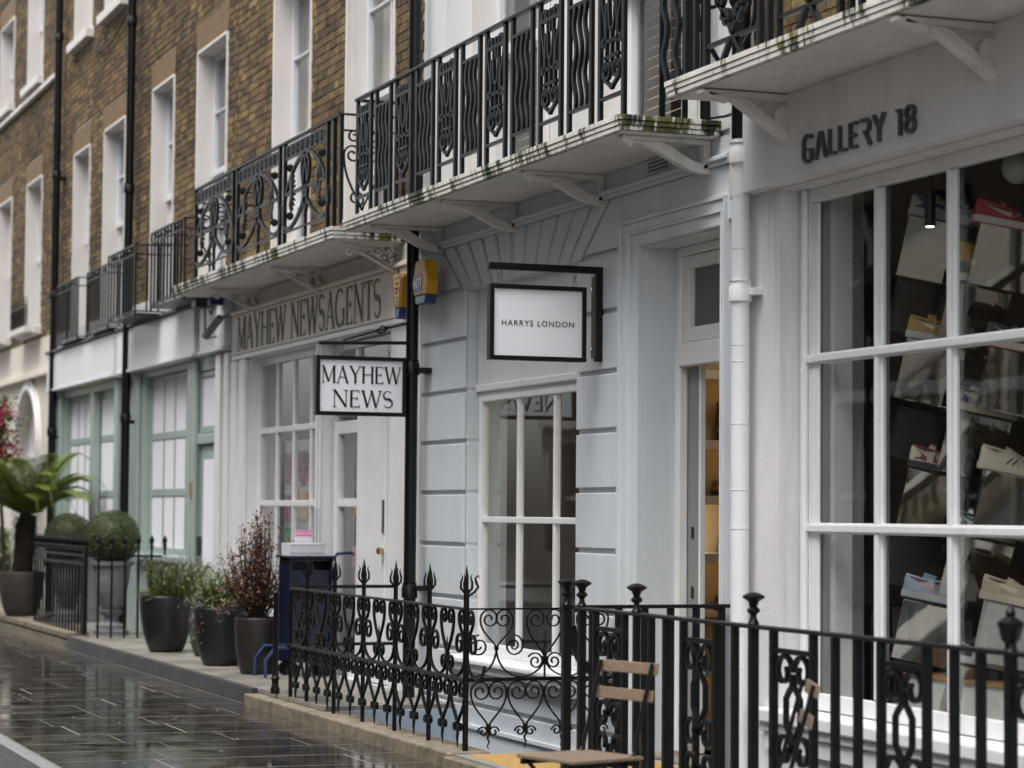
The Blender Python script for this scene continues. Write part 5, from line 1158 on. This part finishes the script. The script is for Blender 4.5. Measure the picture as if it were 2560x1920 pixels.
# pot C: red shrub
tC, c = potted('potted_plant', 645, 1684, .205, .145, .48, 'pot_brown', 'brown pot with tall dark red leafed shrub, right of the three pots')
br_, lf = MB(), MB()
for i in range(90):
    a = R_.uniform(0,6.28); sp_ = R_.uniform(.02,.30); H_ = R_.uniform(.35,.92)*(1.15-sp_*1.2); b0 = c+V((R_.uniform(-.05,.05), R_.uniform(-.05,.05), -.03))
    e = b0+V((math.cos(a)*sp_-.05, math.sin(a)*sp_, H_)); m_ = (b0+e)/2+V((math.cos(a)*.05, math.sin(a)*.05, 0)); br_.tube([b0, m_, e], [.007,.005,.002], 5)
    for k in range(42):
        t_ = R_.uniform(.25,1.03); q = b0*(1-t_)**2+m_*2*t_*(1-t_)+e*t_*t_+rdir(R_)*R_.uniform(.0,.05); leafquad(lf, q, rdir(R_)+V((math.cos(a)*.4, math.sin(a)*.4, .2)), V((0,0,1)), R_.uniform(.026,.05), .022)
for i in range(8):
    a = R_.uniform(2.6,4.6); b0 = c+V((0,0,.05)); e = b0+V((math.cos(a)*.42, math.sin(a)*.35, R_.uniform(-.12,.2))); br_.tube([b0,(b0+e)/2+V((0,0,.08)),e], [.006,.004,.002], 5)
    for k in range(60): t_ = R_.uniform(.3,1.02); q = b0.lerp(e,t_)+V((0,0,.16*t_*(1-t_)*2))+rdir(R_)*.035; leafquad(lf, q, rdir(R_), V((0,0,1)), R_.uniform(.026,.046), .022)
br_.build('stem', 'trunk', tC, recalc=False); lf.build('foliage', 'leaf_red', tC, recalc=False)
MBp = potted('planter_pot', 520, 1640, .19, .12, .36, 'pot_taupe', 'small pale taupe pot half hidden between the two dark pots', cat='pot')
# topiary balls on urns
def topiary(px, py, y, r, label):
    d = ray(px, py); s_ = (y-CAM.y)/d.y; c = CAM+d*s_; t_ = thing('topiary', (c.x, c.y, FZ), label, 'topiary', 'clipped topiary balls')
    hgt = c.z-r*.86-FZ
    MB().lathe([(.20,0),(.20,.05),(.17,.06),(.17,.11),(.09,.14),(.075,.19),(.12,.24),(.13,.27),(.10,.29),(.15,.34),(.19,hgt*.7),(.21,hgt*.93),(.245,hgt*.95),(.25,hgt),(.2,hgt)], (c.x,c.y,FZ), 20).build('urn', 'urn_grey', t_, smooth=True)
    MB().tube([(c.x,c.y,FZ+hgt-.02),(c.x,c.y,c.z)], .03, 8).build('trunk', 'trunk', t_)
    core = MB(); core.lathe([(max(.002, (r-.03)*math.sin(math.pi*i/12)), -(r-.03)*math.cos(math.pi*i/12)) for i in range(13)], (c.x,c.y,c.z), 20); core.build('inner_foliage', 'leaf_box', t_, smooth='all')
    lf = MB()
    for i in range(9000):
        n_ = rdir(R_); rr = r*(1+.025*math.sin(n_.x*9+n_.z*7)+R_.uniform(-.05,.012)); q = c+n_*rr; leafquad(lf, q, n_*.5+rdir(R_), n_, R_.uniform(.013,.026), .011)
    lf.build('foliage', 'leaf_box', t_, recalc=False)
topiary(281, 1345, -.50, .30, 'clipped green topiary ball on grey stone urn, nearer of two')
topiary(172, 1345, -.42, .30, 'clipped green topiary ball behind black railing, farther of two')
# tree fern in a taupe pot
p = onZ(52, 1540, FZ+.045); tf = thing('tree_fern', (p.x,p.y,FZ), 'green tree fern with fibrous trunk in taupe pot at left edge', 'tree fern')
MB().lathe(pot_prof(.29, .17, .56), (p.x,p.y,FZ+.045), 24).build('pot', 'pot_taupe', tf, smooth=True)
top = onX(72, 1285, p.x); MB().tube([(p.x,p.y,FZ+.5),(p.x+.02,p.y+.02,FZ+.8),(p.x,p.y+.04,top.z-.15),(p.x,top.y,top.z)], [.14,.125,.13,.10], 12).build('trunk', 'trunk', tf, smooth=True)
fur = MB()
for i in range(1600):
    z_ = R_.uniform(FZ+.45, top.z); a = R_.uniform(0,6.28); q = V((p.x+.125*math.cos(a), p.y+.03+.125*math.sin(a), z_)); leafquad(fur, q, V((math.cos(a)*.4, math.sin(a)*.4, R_.uniform(-1,.3))), V((0,0,1)), R_.uniform(.05,.1), .012)
fur.build('trunk_fibre', 'trunk', tf, recalc=False)
def frond_mesh(Lf, rise, droop, seed):
    rr = random.Random(seed); mb = MB(); pts_ = []
    for i in range(25): u = i/24; pts_.append(V((Lf*u*(1-.12*u), 0, rise*math.sin(u*1.9)*Lf*.6-droop*u*u*u*Lf*.6)))
    mb.tube(pts_, [.008*(1-.8*i/24) for i in range(25)], 5)
    for i in range(2, 25):
        for sub in (0, .5):
            u = (i+sub)/24.5; q = pts_[i-1].lerp(pts_[min(i,24)], sub); tg = (pts_[min(i,24)]-pts_[i-1]).normalized(); ln = .30*Lf*math.sin(min(1, u*1.15+.05)*math.pi)**.7*.62+.02
            for s_ in (-1, 1):
                d = (V((0,s_,0))*1.0+tg*.35+V((0,0,-.12))).normalized(); e = q+d*ln
                for k in range(7):
                    w_ = k/7; b0 = q.lerp(e, w_); [leafquad(mb, b0, (d*.7+tg*z2*.8+V((0,0,-.1+rr.uniform(-.1,.1)))), V((0,0,1)), ln*.24*(1-.5*w_), .018) for z2 in (-1,1)]
    me = bpy.data.meshes.new('frond'); me.from_pydata([tuple(v_) for v_ in mb.v], [], mb.f); me.update(); me.materials.append(M['leaf_fern']); return me
fm = [frond_mesh(1.35, .8, .55, 1), frond_mesh(1.25, .6, .8, 2), frond_mesh(1.05, 1.3, .2, 3)]
for k in range(34):
    o = link('frond', fm[k % 3], None, (p.x, top.y, top.z-.02), tf, rot=(0, R_.uniform(-.15,.12), k*2.399+R_.uniform(-.2,.2))); s_ = R_.uniform(.78,1.08); o.scale = (s_,s_,s_)
# bright pink flowering climber at the left edge
q0 = onX(8, 1100, -34.2); bg_ = thing('flowering_climber', (q0.x, q0.y, FZ), 'bright pink flowering climber hanging at the left edge', 'flowering plant')
lf, pk, st_ = MB(), MB(), MB()
st_.tube([(q0.x,q0.y+.1,FZ),(q0.x-.05,q0.y,FZ+1.4),(q0.x,q0.y,q0.z+.6)], [.03,.025,.01], 6)
for i in range(1700):
    q = V((R_.gauss(q0.x,.16), R_.gauss(q0.y-.10,.13), R_.uniform(q0.z-.65, q0.z+.62))); leafquad(lf, q, rdir(R_), V((0,0,1)), R_.uniform(.05,.08), .045)
for i in range(90):
    q = V((R_.gauss(q0.x,.2), R_.gauss(q0.y-.08,.13), R_.uniform(q0.z-.6, q0.z+.62)))
    for k in range(16): leafquad(pk, q+rdir(R_)*.05, rdir(R_), V((0,0,1)), .06, .05)
st_.build('stem', 'trunk', bg_); lf.build('foliage', 'leaf_green', bg_, recalc=False); pk.build('blossom', 'petal_pink', bg_, recalc=False)
# low leafy plant and pot beside the fern
q0 = onZ(5, 1500, FZ); lp = thing('leafy_shrub', (q0.x, q0.y, FZ), 'broad leafed green shrub beside the tree fern pot at far left', 'shrub'); lf = MB()
for i in range(900):
    q = V((R_.gauss(q0.x,.22), R_.gauss(q0.y,.16), R_.uniform(FZ+.1, FZ+1.05))); leafquad(lf, q, rdir(R_)+V((0,0,.2)), V((0,0,1)), R_.uniform(.08,.14), .06)
lf.build('foliage', 'leaf_green', lp, recalc=False); MB().tube([(q0.x,q0.y,FZ-.0),(q0.x,q0.y,FZ+.9)], .02, 6).build('stem', 'trunk', lp)
# ================================================================== NEWSSTAND
nb = onZ(762, 1690, FZ); bx0, bx1, by0, by1, bz = nb.x-.17, nb.x+.17, nb.y-.19, nb.y+.19, 1.13
ns = thing('newspaper_stand', (nb.x, nb.y, FZ), 'navy blue metal newspaper stand with tubular handle outside newsagent', 'newspaper stand')
bd = MB(); bd.box(bx0, bx1, by0, by0+.02, FZ+.12, bz).box(bx0, bx1, by1-.02, by1, FZ+.12, bz).box(bx0, bx0+.02, by0, by1, FZ+.12, bz).box(bx0, bx1-.05, by0, by1, bz-.03, bz).box(bx0, bx1, by0, by1, FZ+.12, FZ+.15)
bd.build('body', 'navy_metal', ns, bevel=.012); MB().box(bx1-.05, bx1-.03, by0+.02, by1-.02, FZ+.15, bz-.10).build('front_panel', 'navy_metal', ns, bevel=.01)
MB().box(bx0-.02, bx1+.03, by0-.03, by1+.02, bz, bz+.018).build('top', 'navy_metal', ns, bevel=.006)
MB().tube([(bx0+.1,by1+.02,bz-.4),(bx0+.1,by1+.05,bz-.05),(bx0+.1,by1+.10,bz+.03),(bx0+.1,by1+.30,bz+.05)], .014, 8).build('handle', 'blue_tube', ns, smooth=True)
for xx in (bx0, bx1): MB().tube([(xx,by0-.20,FZ+.0),(xx,by0-.2,FZ+.15),(xx,by0-.12,FZ+.25),(xx,by0+.02,FZ+.25)], .016, 8).build('leg', 'blue_tube', ns, smooth=True)
for yy in (by0+.05, by1-.05):
    for xx in (bx0+.05, bx1-.05): MB().tube([(xx-.015,yy,FZ+.062),(xx+.015,yy,FZ+.062)], .06, 14).build('wheel', 'black_paint', ns)
sk = thing('magazine_stack', (nb.x, nb.y-.02, bz+.02), 'stack of free magazines on top of navy newspaper stand', 'magazines')
z_ = bz+.019
for k in range(9): h_ = R_.uniform(.010,.013); dx = R_.uniform(-.006,.006); MB().box(bx0+.03+dx, bx1-.04+dx, by0+.01, by1-.06+R_.uniform(-.008,.008), z_, z_+h_-.001).build('magazine', 'paper', sk); z_ += h_
ah = thing('acrylic_holder', (bx0, nb.y, bz), 'clear acrylic holder with pink LONDON magazine above the stack', 'magazine holder')
MB().box(bx0-.012, bx0-.006, by0-.02, by1-.02, bz+.019, bz+.42).build('back_panel', 'acrylic', ah)
mg = MB().box(bx0+.0, bx0+.006, nb.y-.06, nb.y+.10, z_-.02, z_+.11).build('magazine', 'paper', ah); MB().box(bx0+.0065, bx0+.0085, nb.y-.055, nb.y+.095, z_+.055, z_+.105).build('masthead', 'pink_print', mg)
text('LONDON', .034, .0006, (bx0+.0098, nb.y+.02, z_+.08), (0,1,0), (0,0,1), 'sign_white', mg)
# ================================================================== FOLDING CHAIRS
def lpart(mb, name, mt, par, bevel=0):
    me = mb.mesh(name); me.materials.append(M[mt]); o = bpy.data.objects.new(name, me); col.objects.link(o); o.parent = par
    if bevel: b_ = o.modifiers.new('bevel', 'BEVEL'); b_.width = bevel; b_.segments = 2
    return o
def chair(loc, rz, label):
    """local +x = facing direction"""
    t_ = thing('folding_chair', loc, label, 'chair', 'folding bistro chairs', rz)
    for i in range(6): lpart(MB().box(.20-.068*i-.062+.0, .20-.068*i, -.20, .20, .440, .456), 'seat_slat', 'wood_slat', t_, .004)
    tilt = .21
    for z_, dx in ((.835, 0), (.715, 0)):
        q = V((-.205-(z_-.45)*tilt, 0, z_)); lpart(MB().obox(q, V((.006,0,.0012)), V((0,.195,0)), V((-.0055,0,.026))), 'back_slat', 'wood_slat', t_, .004)
    for s_ in (-1, 1):
        lpart(MB().tube([(-.20-(.86-.45)*tilt+.016, s_*.175, .86),(-.19,s_*.175,.45),(.23,s_*.175,.0)][:1]+[(-.165,s_*.175,.47),(.235,s_*.175,.0)], .0095, 8), 'front_leg', 'black_iron', t_)
        lpart(MB().tube([(.17,s_*.155,.425),(-.28,s_*.155,.0)], .0095, 8), 'rear_leg', 'black_iron', t_)
        lpart(MB().box(-.2, .2, s_*.165-.008, s_*.165+.008, .415, .438), 'seat_rail', 'black_iron', t_)
    lpart(MB().box(.05, .07, -.155, .155, .2, .22), 'stretcher', 'black_iron', t_); lpart(MB().box(-.17, -.15, -.155, .155, .11, .13), 'stretcher', 'black_iron', t_)
q = onZ(1572, 1668, .835); fd = V((.30,-.95)).normalized(); ang = math.atan2(fd.y, fd.x)
chair((q.x+fd.x*.285, q.y+fd.y*.285, 0), ang, 'wooden slat folding chair seen from behind at the railing, whole back visible')
q = onZ(2030, 1722, .835); fd = V((-.36,-.93)).normalized(); ang = math.atan2(fd.y, fd.x)
chair((q.x+fd.x*.285, q.y+fd.y*.285, 0), ang, 'wooden folding chair seen edge on, cut off at the bottom edge')
# ================================================================== SNEAKER DISPLAY
def shoe_meshes(high=False):
    ST = [(-.5,.026,.088,.058),(-.47,.035,.104 if not high else .17,.06),(-.40,.040,.098 if not high else .185,.055),(-.28,.041,.084 if not high else .17,.045),(-.18,.041,.096 if not high else .165,.036),(-.08,.042,.104 if not high else .135,.036),(.02,.045,.090,.03),(.12,.048,.070,.03),(.22,.050,.057,.03),(.32,.050,.052,.034),(.42,.044,.047,.036),(.48,.030,.041,.02),(.5,.012,.034,.008)]
    Ls = .29; up = MB(); n_ = 12; P = []
    for s_, w_, h_, tw in ST:
        for k in range(n_+1):
            a = math.pi*k/n_; ww = w_*math.cos(a); zz = .028+(h_-.028)*(math.sin(a)**.55 if math.sin(a) > 0 else 0)
            ww = w_*math.copysign(abs(math.cos(a))**.8, math.cos(a))*(1-.25*(zz-.028)/max(.01,h_-.028)); P.append((s_*Ls, ww, zz))
    up.add(P, [(i*(n_+1)+k, i*(n_+1)+k+1, (i+1)*(n_+1)+k+1, (i+1)*(n_+1)+k) for i in range(len(ST)-1) for k in range(n_)])
    so = MB(); out = [(s_*Ls*1.02, w_*1.06) for s_, w_, h_, t_ in ST]; ring = [(a, b_) for a, b_ in out]+[(a, -b_) for a, b_ in reversed(out)]
    so.prism([(a, b_, .004) for a, b_ in ring], (0,0,.028))
    ot = MB().prism([(a*.99, b_*.97, 0) for a, b_ in ring], (0,0,.0045))
    def side(poly, off=.0022, s_=-1):
        mb = MB(); 
        def srf(x_, z_):
            for (a, b_) in zip(ST, ST[1:]):
                if a[0]*Ls <= x_ <= b_[0]*Ls:
                    u = (x_-a[0]*Ls)/((b_[0]-a[0])*Ls); w_ = a[1]+(b_[1]-a[1])*u; h_ = a[2]+(b_[2]-a[2])*u; v_ = min(.97, max(0, (z_-.028)/(h_-.028)))
                    sn = v_**(1/.55); return s_*(w_*max(.0, 1-sn*sn)**.4*(1-.25*v_)+off)
            return s_*.02
        for q in poly: mb.add([(x_, srf(x_, z_), z_) for x_, z_ in q], [tuple(range(len(q)))])
        return mb
    def strip(cs, ws): 
        out_ = []
        for i in range(len(cs)-1):
            (a, b_), (c_, d_) = cs[i], cs[i+1]; out_.append([(a,b_-ws[i]),(c_,d_-ws[i+1]),(c_,d_+ws[i+1]),(a,b_+ws[i])])
        return out_
    sw = strip([(-.115,.086),(-.08,.074),(-.04,.062),(.0,.056),(.03,.060),(.05,.070)], [.002,.005,.008,.010,.008,.002])
    st3 = sum([strip([(-.035+.024*k,.036),(-.015+.024*k,.06),(.003+.024*k,.082)], [.0055]*3) for k in range(3)], [])
    hl = strip([(-.143,.060),(-.12,.062),(-.10,.058),(-.07,.045)], [.026,.024,.018,.010])+[]
    to = strip([(.06,.045),(.09,.042),(.12,.038),(.138,.034)], [.014,.012,.008,.004])
    ey = strip([(-.03,.088),(.0,.084),(.03,.074),(.05,.066)], [.006,.007,.007,.006])
    op = MB(); z_c = .108 if not high else .188
    op.add([(-.085+.052*math.cos(2*math.pi*k/14), .027*math.sin(2*math.pi*k/14), z_c-.012-.10*(.052*math.cos(2*math.pi*k/14))) for k in range(14)], [tuple(range(14))])
    col_ = MB().tube([(-.085+.053*math.cos(2*math.pi*k/16), .029*math.sin(2*math.pi*k/16), z_c-.016-.12*(.053*math.cos(2*math.pi*k/16))) for k in range(16)], .0055, 6, closed=True)
    tg = MB().prism([(-.03,-.02,z_c-.03),(-.03,.02,z_c-.03),(-.046,.018,z_c+.002),(-.046,-.018,z_c+.002)], (.012,0,-.004))
    la = MB()
    for k in range(5): x_ = -.03+.022*k; zt_ = .096-.011*k+(.04*(1-k/4) if high else 0); la.tube([(x_,-.028,zt_-.006),(x_+.005,0,zt_+.006),(x_,.028,zt_-.006)], .0035, 5)
    D = {'upper': up, 'sole': so, 'outsole': ot, 'side_mark': side(sw), 'stripes': side(st3), 'heel_patch': side(hl, .0014), 'toe_patch': side(to, .0014), 'lace_stay': side(ey, .0017), 'opening': op, 'collar': col_, 'tongue': tg, 'laces': la}
    R2 = {}
    for k, mb in D.items():
        me = mb.mesh(k); me.materials.append(M['paper'])
        if k in ('upper', 'collar'): me.polygons.foreach_set('use_smooth', [True]*len(me.polygons))
        R2[k] = me
    return R2
LOW, HIGH = shoe_meshes(), shoe_meshes(True)
def cm(c):
    k = 'shoe_%02d%02d%02d' % tuple(int(v_*99) for v_ in c)
    if k not in M: mat(k, c, .55, bump=.1, bscale=200)
    return M[k]
def sneaker(px, py, y, tilt, label, base, patch, mark, sole, outs, high=False, stripes=False, s=1.0, yaw=0.):
    p = onY(px, py, y); t_ = thing('sneaker', p, label, 'sneaker', 'sneakers in the gallery window'); t_.rotation_euler = (0, rad(tilt), rad(yaw)); t_.scale = (1.16*s,)*3
    MS = HIGH if high else LOW; use = {'upper': base, 'sole': sole, 'outsole': outs, 'heel_patch': patch, 'toe_patch': patch, 'lace_stay': patch, 'opening': (.03,.03,.03), 'collar': patch, 'tongue': base, 'laces': sole}
    use['stripes' if stripes else 'side_mark'] = mark
    for k, c_ in use.items():
        o = bpy.data.objects.new(k, MS[k]); col.objects.link(o); o.parent = t_; o.material_slots[0].link = 'OBJECT'; o.material_slots[0].material = cm(c_)
W_, K_, CR = (.55,.55,.55), (.02,.02,.02), (.50,.45,.36)
DY = .52
SH = [(2352,553,'white and blue sneaker at the top behind the spotlight', W_,(.04,.05,.25),(.04,.05,.25),W_,W_,0,0),
 (2515,572,'red and white sneaker at top right corner of display', (.45,.05,.06),(.45,.05,.06),W_,W_,(.4,.05,.05),0,0),
 (2458,716,'green and yellow high top sneaker', (.45,.30,.03),(.03,.07,.04),(.03,.07,.04),W_,(.03,.08,.04),1,0),
 (2345,858,'tan yellow low sneaker with pale grey sole', (.38,.23,.06),(.42,.27,.08),W_,W_,(.4,.4,.4),0,0),
 (2545,880,'dark low sneaker with cream sole half behind glazing bar', (.03,.03,.04),(.04,.05,.08),CR,CR,(.3,.05,.05),0,0),
 (2456,1036,'navy and grey sneaker with cream sole', (.30,.28,.25),(.04,.05,.17),CR,CR,CR,0,0),
 (2350,1182,'cream sneaker with maroon heel and dark stripes', CR,(.18,.03,.05),(.05,.03,.03),K_,K_,0,1),
 (2530,1186,'white sneaker with three black stripes at right edge', CR,CR,K_,CR,CR,0,1),
 (2450,1345,'dark green and white sneaker low in the right column', W_,(.03,.12,.07),(.03,.12,.07),W_,(.03,.1,.06),0,0),
 (2335,1506,'grey blue sneaker with pink side mark', (.30,.36,.42),(.34,.44,.56),(.55,.30,.33),W_,(.1,.25,.28),0,0),
 (2535,1512,'beige suede sneaker at right edge above white plinth', (.36,.30,.22),(.42,.36,.28),CR,CR,CR,0,0),
 (2462,1668,'black strapped sneaker with white sole lowest in the window', (.06,.06,.06),K_,W_,W_,(.3,.18,.1),0,0)]
for a in SH: sneaker(a[0], a[1], DY, 11, a[2]+' on display', *a[3:8], high=bool(a[8]), stripes=bool(a[9]), yaw=64+R_.uniform(-8,8))
for i in (0, 2, 3, 5, 6, 7, 8, 9, 10, 11):
    a = SH[i]; sneaker(a[0]+(44 if i not in (1,4,7,10) else -34), a[1]-1, DY+.13, 11, 'rear shoe of the pair behind '+' '.join(a[2].split()[:9]), *a[3:8], high=bool(a[8]), stripes=bool(a[9]), yaw=64+R_.uniform(-10,10))
# mirrored blocks carrying the shoes
def block(px, py, y, tilt, w_, h_, label, mt='mirror', yaw=0, d_=.22):
    p = onY(px, py, y); t_ = thing('display_block', p, label, 'display block', 'tilted blocks in the gallery window'); t_.rotation_euler = (0, rad(tilt), rad(66+yaw))
    k_ = h_*.26; lpart(MB().prism([(-w_/2,-d_/2,-.004),(-w_/2,d_/2,-.004),(-w_/2,d_/2,-h_),(-w_/2,-d_/2+k_,-h_)], (w_,0,0)), 'case', mt, t_, .003); lpart(MB().box(-w_/2-.002, w_/2+.002, -d_/2-.002, d_/2+.002, -.004, 0), 'top_plate', 'plinth_dark', t_)
pos = ['top', 'second', 'third', 'lowest']
for i, (px, py) in enumerate(((2345,557), (2340,862), (2345,1186), (2333,1510))): block(px, py, DY, 12, .31, .31, 'tilted mirrored display block in left column, %s' % pos[i], yaw=-4)
for i, (px, py) in enumerate(((2440,720), (2440,1040), (2445,1349), (2455,1672))): block(px+5, py, DY+.02, 12, .31, .31, 'tilted mirrored display block in middle column, %s' % pos[i], yaw=3)
for i, (px, py) in enumerate(((2520,576), (2545,884), (2535,1190), (2540,1516))): block(px+5, py, DY+.05, 12, .31, .30, 'tilted display block at right edge of window, %s' % pos[i], ('mirror','mirror','mirror','plinth_white')[i], yaw=-3)
for i, (px, py, m_) in enumerate(((2300,716,'plinth_dark'),(2310,1030,'plinth_dark'),(2410,880,'mirror'),(2400,1195,'plinth_dark'),(2290,1345,'plinth_dark'),(2420,1500,'plinth_dark'))): block(px, py, DY+.20, 12, .27, .27, 'dark backing block %s behind the sneaker columns' % ('upper left','middle left','upper centre','centre','lower left','lower centre')[i], m_)
dw = onY(2440, 1700, .6); pl = tag(MB().box(dw.x-.35, dw.x+1.2, .40, .95, GB+.02, dw.z+.0).build('display_plinth', 'plinth_white', None, bevel=.004), 'low white plinth at the bottom of the sneaker window', 'plinth'); lpl = MB().box(dw.x-.36, dw.x+1.21, .39, .96, dw.z+.001, dw.z+.02).build('plinth_top', 'oak', pl)
sp0 = onY(2325, 566, .36); spt = thing('spotlight', sp0, 'black tubular spotlight hanging in sneaker window', 'spotlight')
MB().tube([(sp0.x,.36,sp0.z),(sp0.x,.36,3.5)], .028, 16).build('tube', 'black_paint', spt, smooth=True); MB().tube([(sp0.x,.36,sp0.z-.003),(sp0.x,.36,sp0.z-.001)], .02, 12).build('bulb', 'lamp_white', spt)
gl0 = onY(2545, 420, .6); gp = thing('globe_pendant', gl0, 'white globe pendant lamp at top right of sneaker window', 'lamp')
MB().lathe([(.002,-.08)]+[(.08*math.sin(math.pi*i/10), -.08*math.cos(math.pi*i/10)) for i in range(1,10)]+[(.002,.08)], gl0, 18).build('globe', 'plinth_white', gp, smooth='all'); MB().tube([(gl0.x,gl0.y,gl0.z+.08),(gl0.x,gl0.y,3.5)], .006, 6).build('cord', 'black_paint', gp)
# shoes on the lit shelves of the shoe shop
for i, (py, yo) in enumerate(((1103,1.28),(1103,1.42),(1240,1.25),(1240,1.38),(1382,1.30),(1525,1.28))):
    z_ = onX(1780, py, -14.9).z; t_ = thing('leather_shoe', (-14.82, yo, z_), ('dark leather boot on lit shelf behind doorway, upper left','dark leather boot on lit shelf behind doorway, upper right','brown leather shoe on second lit shelf, left of pair','brown leather shoe on second lit shelf, right of pair','black shoe on third lit shelf inside doorway','black shoe on lowest lit shelf inside doorway')[i], 'shoe', 'leather shoes on lit shelves'); t_.rotation_euler = (0,0,rad(-20))
    MS = HIGH if i < 2 else LOW
    for k in ('upper','sole','collar','opening','tongue'):
        o = bpy.data.objects.new(k, MS[k]); col.objects.link(o); o.parent = t_; o.material_slots[0].link = 'OBJECT'; o.material_slots[0].material = M['leather_black' if (k == 'sole' or i > 3) else 'leather_brown']
    if i < 2: t_.scale = (1,1,1.5)
lt = MB()
for i in range(70):
    x_, y_ = R_.uniform(-30,-14), R_.uniform(-3.2,-1.15); a = R_.uniform(0,6.28); s_ = R_.uniform(.008,.02); lt.add([(x_+s_*math.cos(a+k*1.571)*(1 if k % 2 else .6), y_+s_*math.sin(a+k*1.571)*(1 if k % 2 else .6), .003+.002*(k % 2)) for k in range(4)], [(0,1,2,3)])
lt_o = tag(lt.build('fallen_petals', 'petal_white', None, recalc=False, kind='stuff'), 'scattered pale petals and leaf scraps on wet paving', 'litter')
# ================================================================== SMALL WALL FITTINGS
q = onY(508, 765, -.22); fl_ = thing('floodlight', q, 'black floodlight box on wall under left end of newsagent balcony', 'floodlight')
MB().box(q.x-.10, q.x+.10, -.32, -.14, q.z-.02, q.z+.15).build('lamp_head', 'black_paint', fl_, bevel=.01); MB().box(q.x-.03, q.x+.03, -.14, 0, q.z+.04, q.z+.09).build('arm', 'black_paint', fl_)
MB().box(q.x+.30, q.x+.42, -.25, -.12, q.z-.02, q.z+.12).build('junction_box', 'blue_tube', fl_, bevel=.01); MB().tube([(q.x+.1,-.2,q.z+.02),(q.x+.25,-.2,q.z-.1),(q.x+.33,-.18,q.z-.02)], .01, 6).build('cable', 'cable', fl_)
q = onY(548, 815, -.2); sc_ = thing('security_camera', q, 'grey bullet security camera on small white board beside newsagent', 'camera')
MB().tube([(q.x-.16,-.30,q.z-.10),(q.x+.05,-.2,q.z+.08)], .038, 12).build('camera_body', 'urn_grey', sc_, smooth=True); MB().tube([(q.x-.165,-.302,q.z-.104),(q.x-.162,-.301,q.z-.101)], .03, 12).build('lens', 'blue_tube', sc_); MB().tube([(q.x+.05,-.2,q.z+.08),(q.x+.05,-.10,q.z+.1)], .015, 8).build('mount', 'urn_grey', sc_)
cb = MB(); a, b_ = onY(505, 830, -.13), onY(525, 850, -.13)
cb.tube([onY(512,760,-.14), onY(513,830,-.14), onY(522,845,-.15), onY(540,842,-.15)], .009, 6); tag(cb.build('cable', 'cable', None), 'black cable looping down to the bullet camera', 'cable')
cb = MB().tube([onY(232,112,-.03), onY(250,128,-.04), onY(270,118,-.04), onY(300,70,-.04), onY(318,35,-.04)], .012, 6); tag(cb.build('cable', 'cable', None), 'dark cable sagging across brick between upper sills', 'cable')
w0, w1 = onY(1776, 296, -.02), onY(1880, 268, -.05); cb = MB().tube([w0, (w0+w1)/2+V((0,-.03,-.02)), w1], .008, 6); tag(cb.build('cable', 'cable', None), 'black cable beneath gallery balcony end, beside black drainpipe', 'cable')
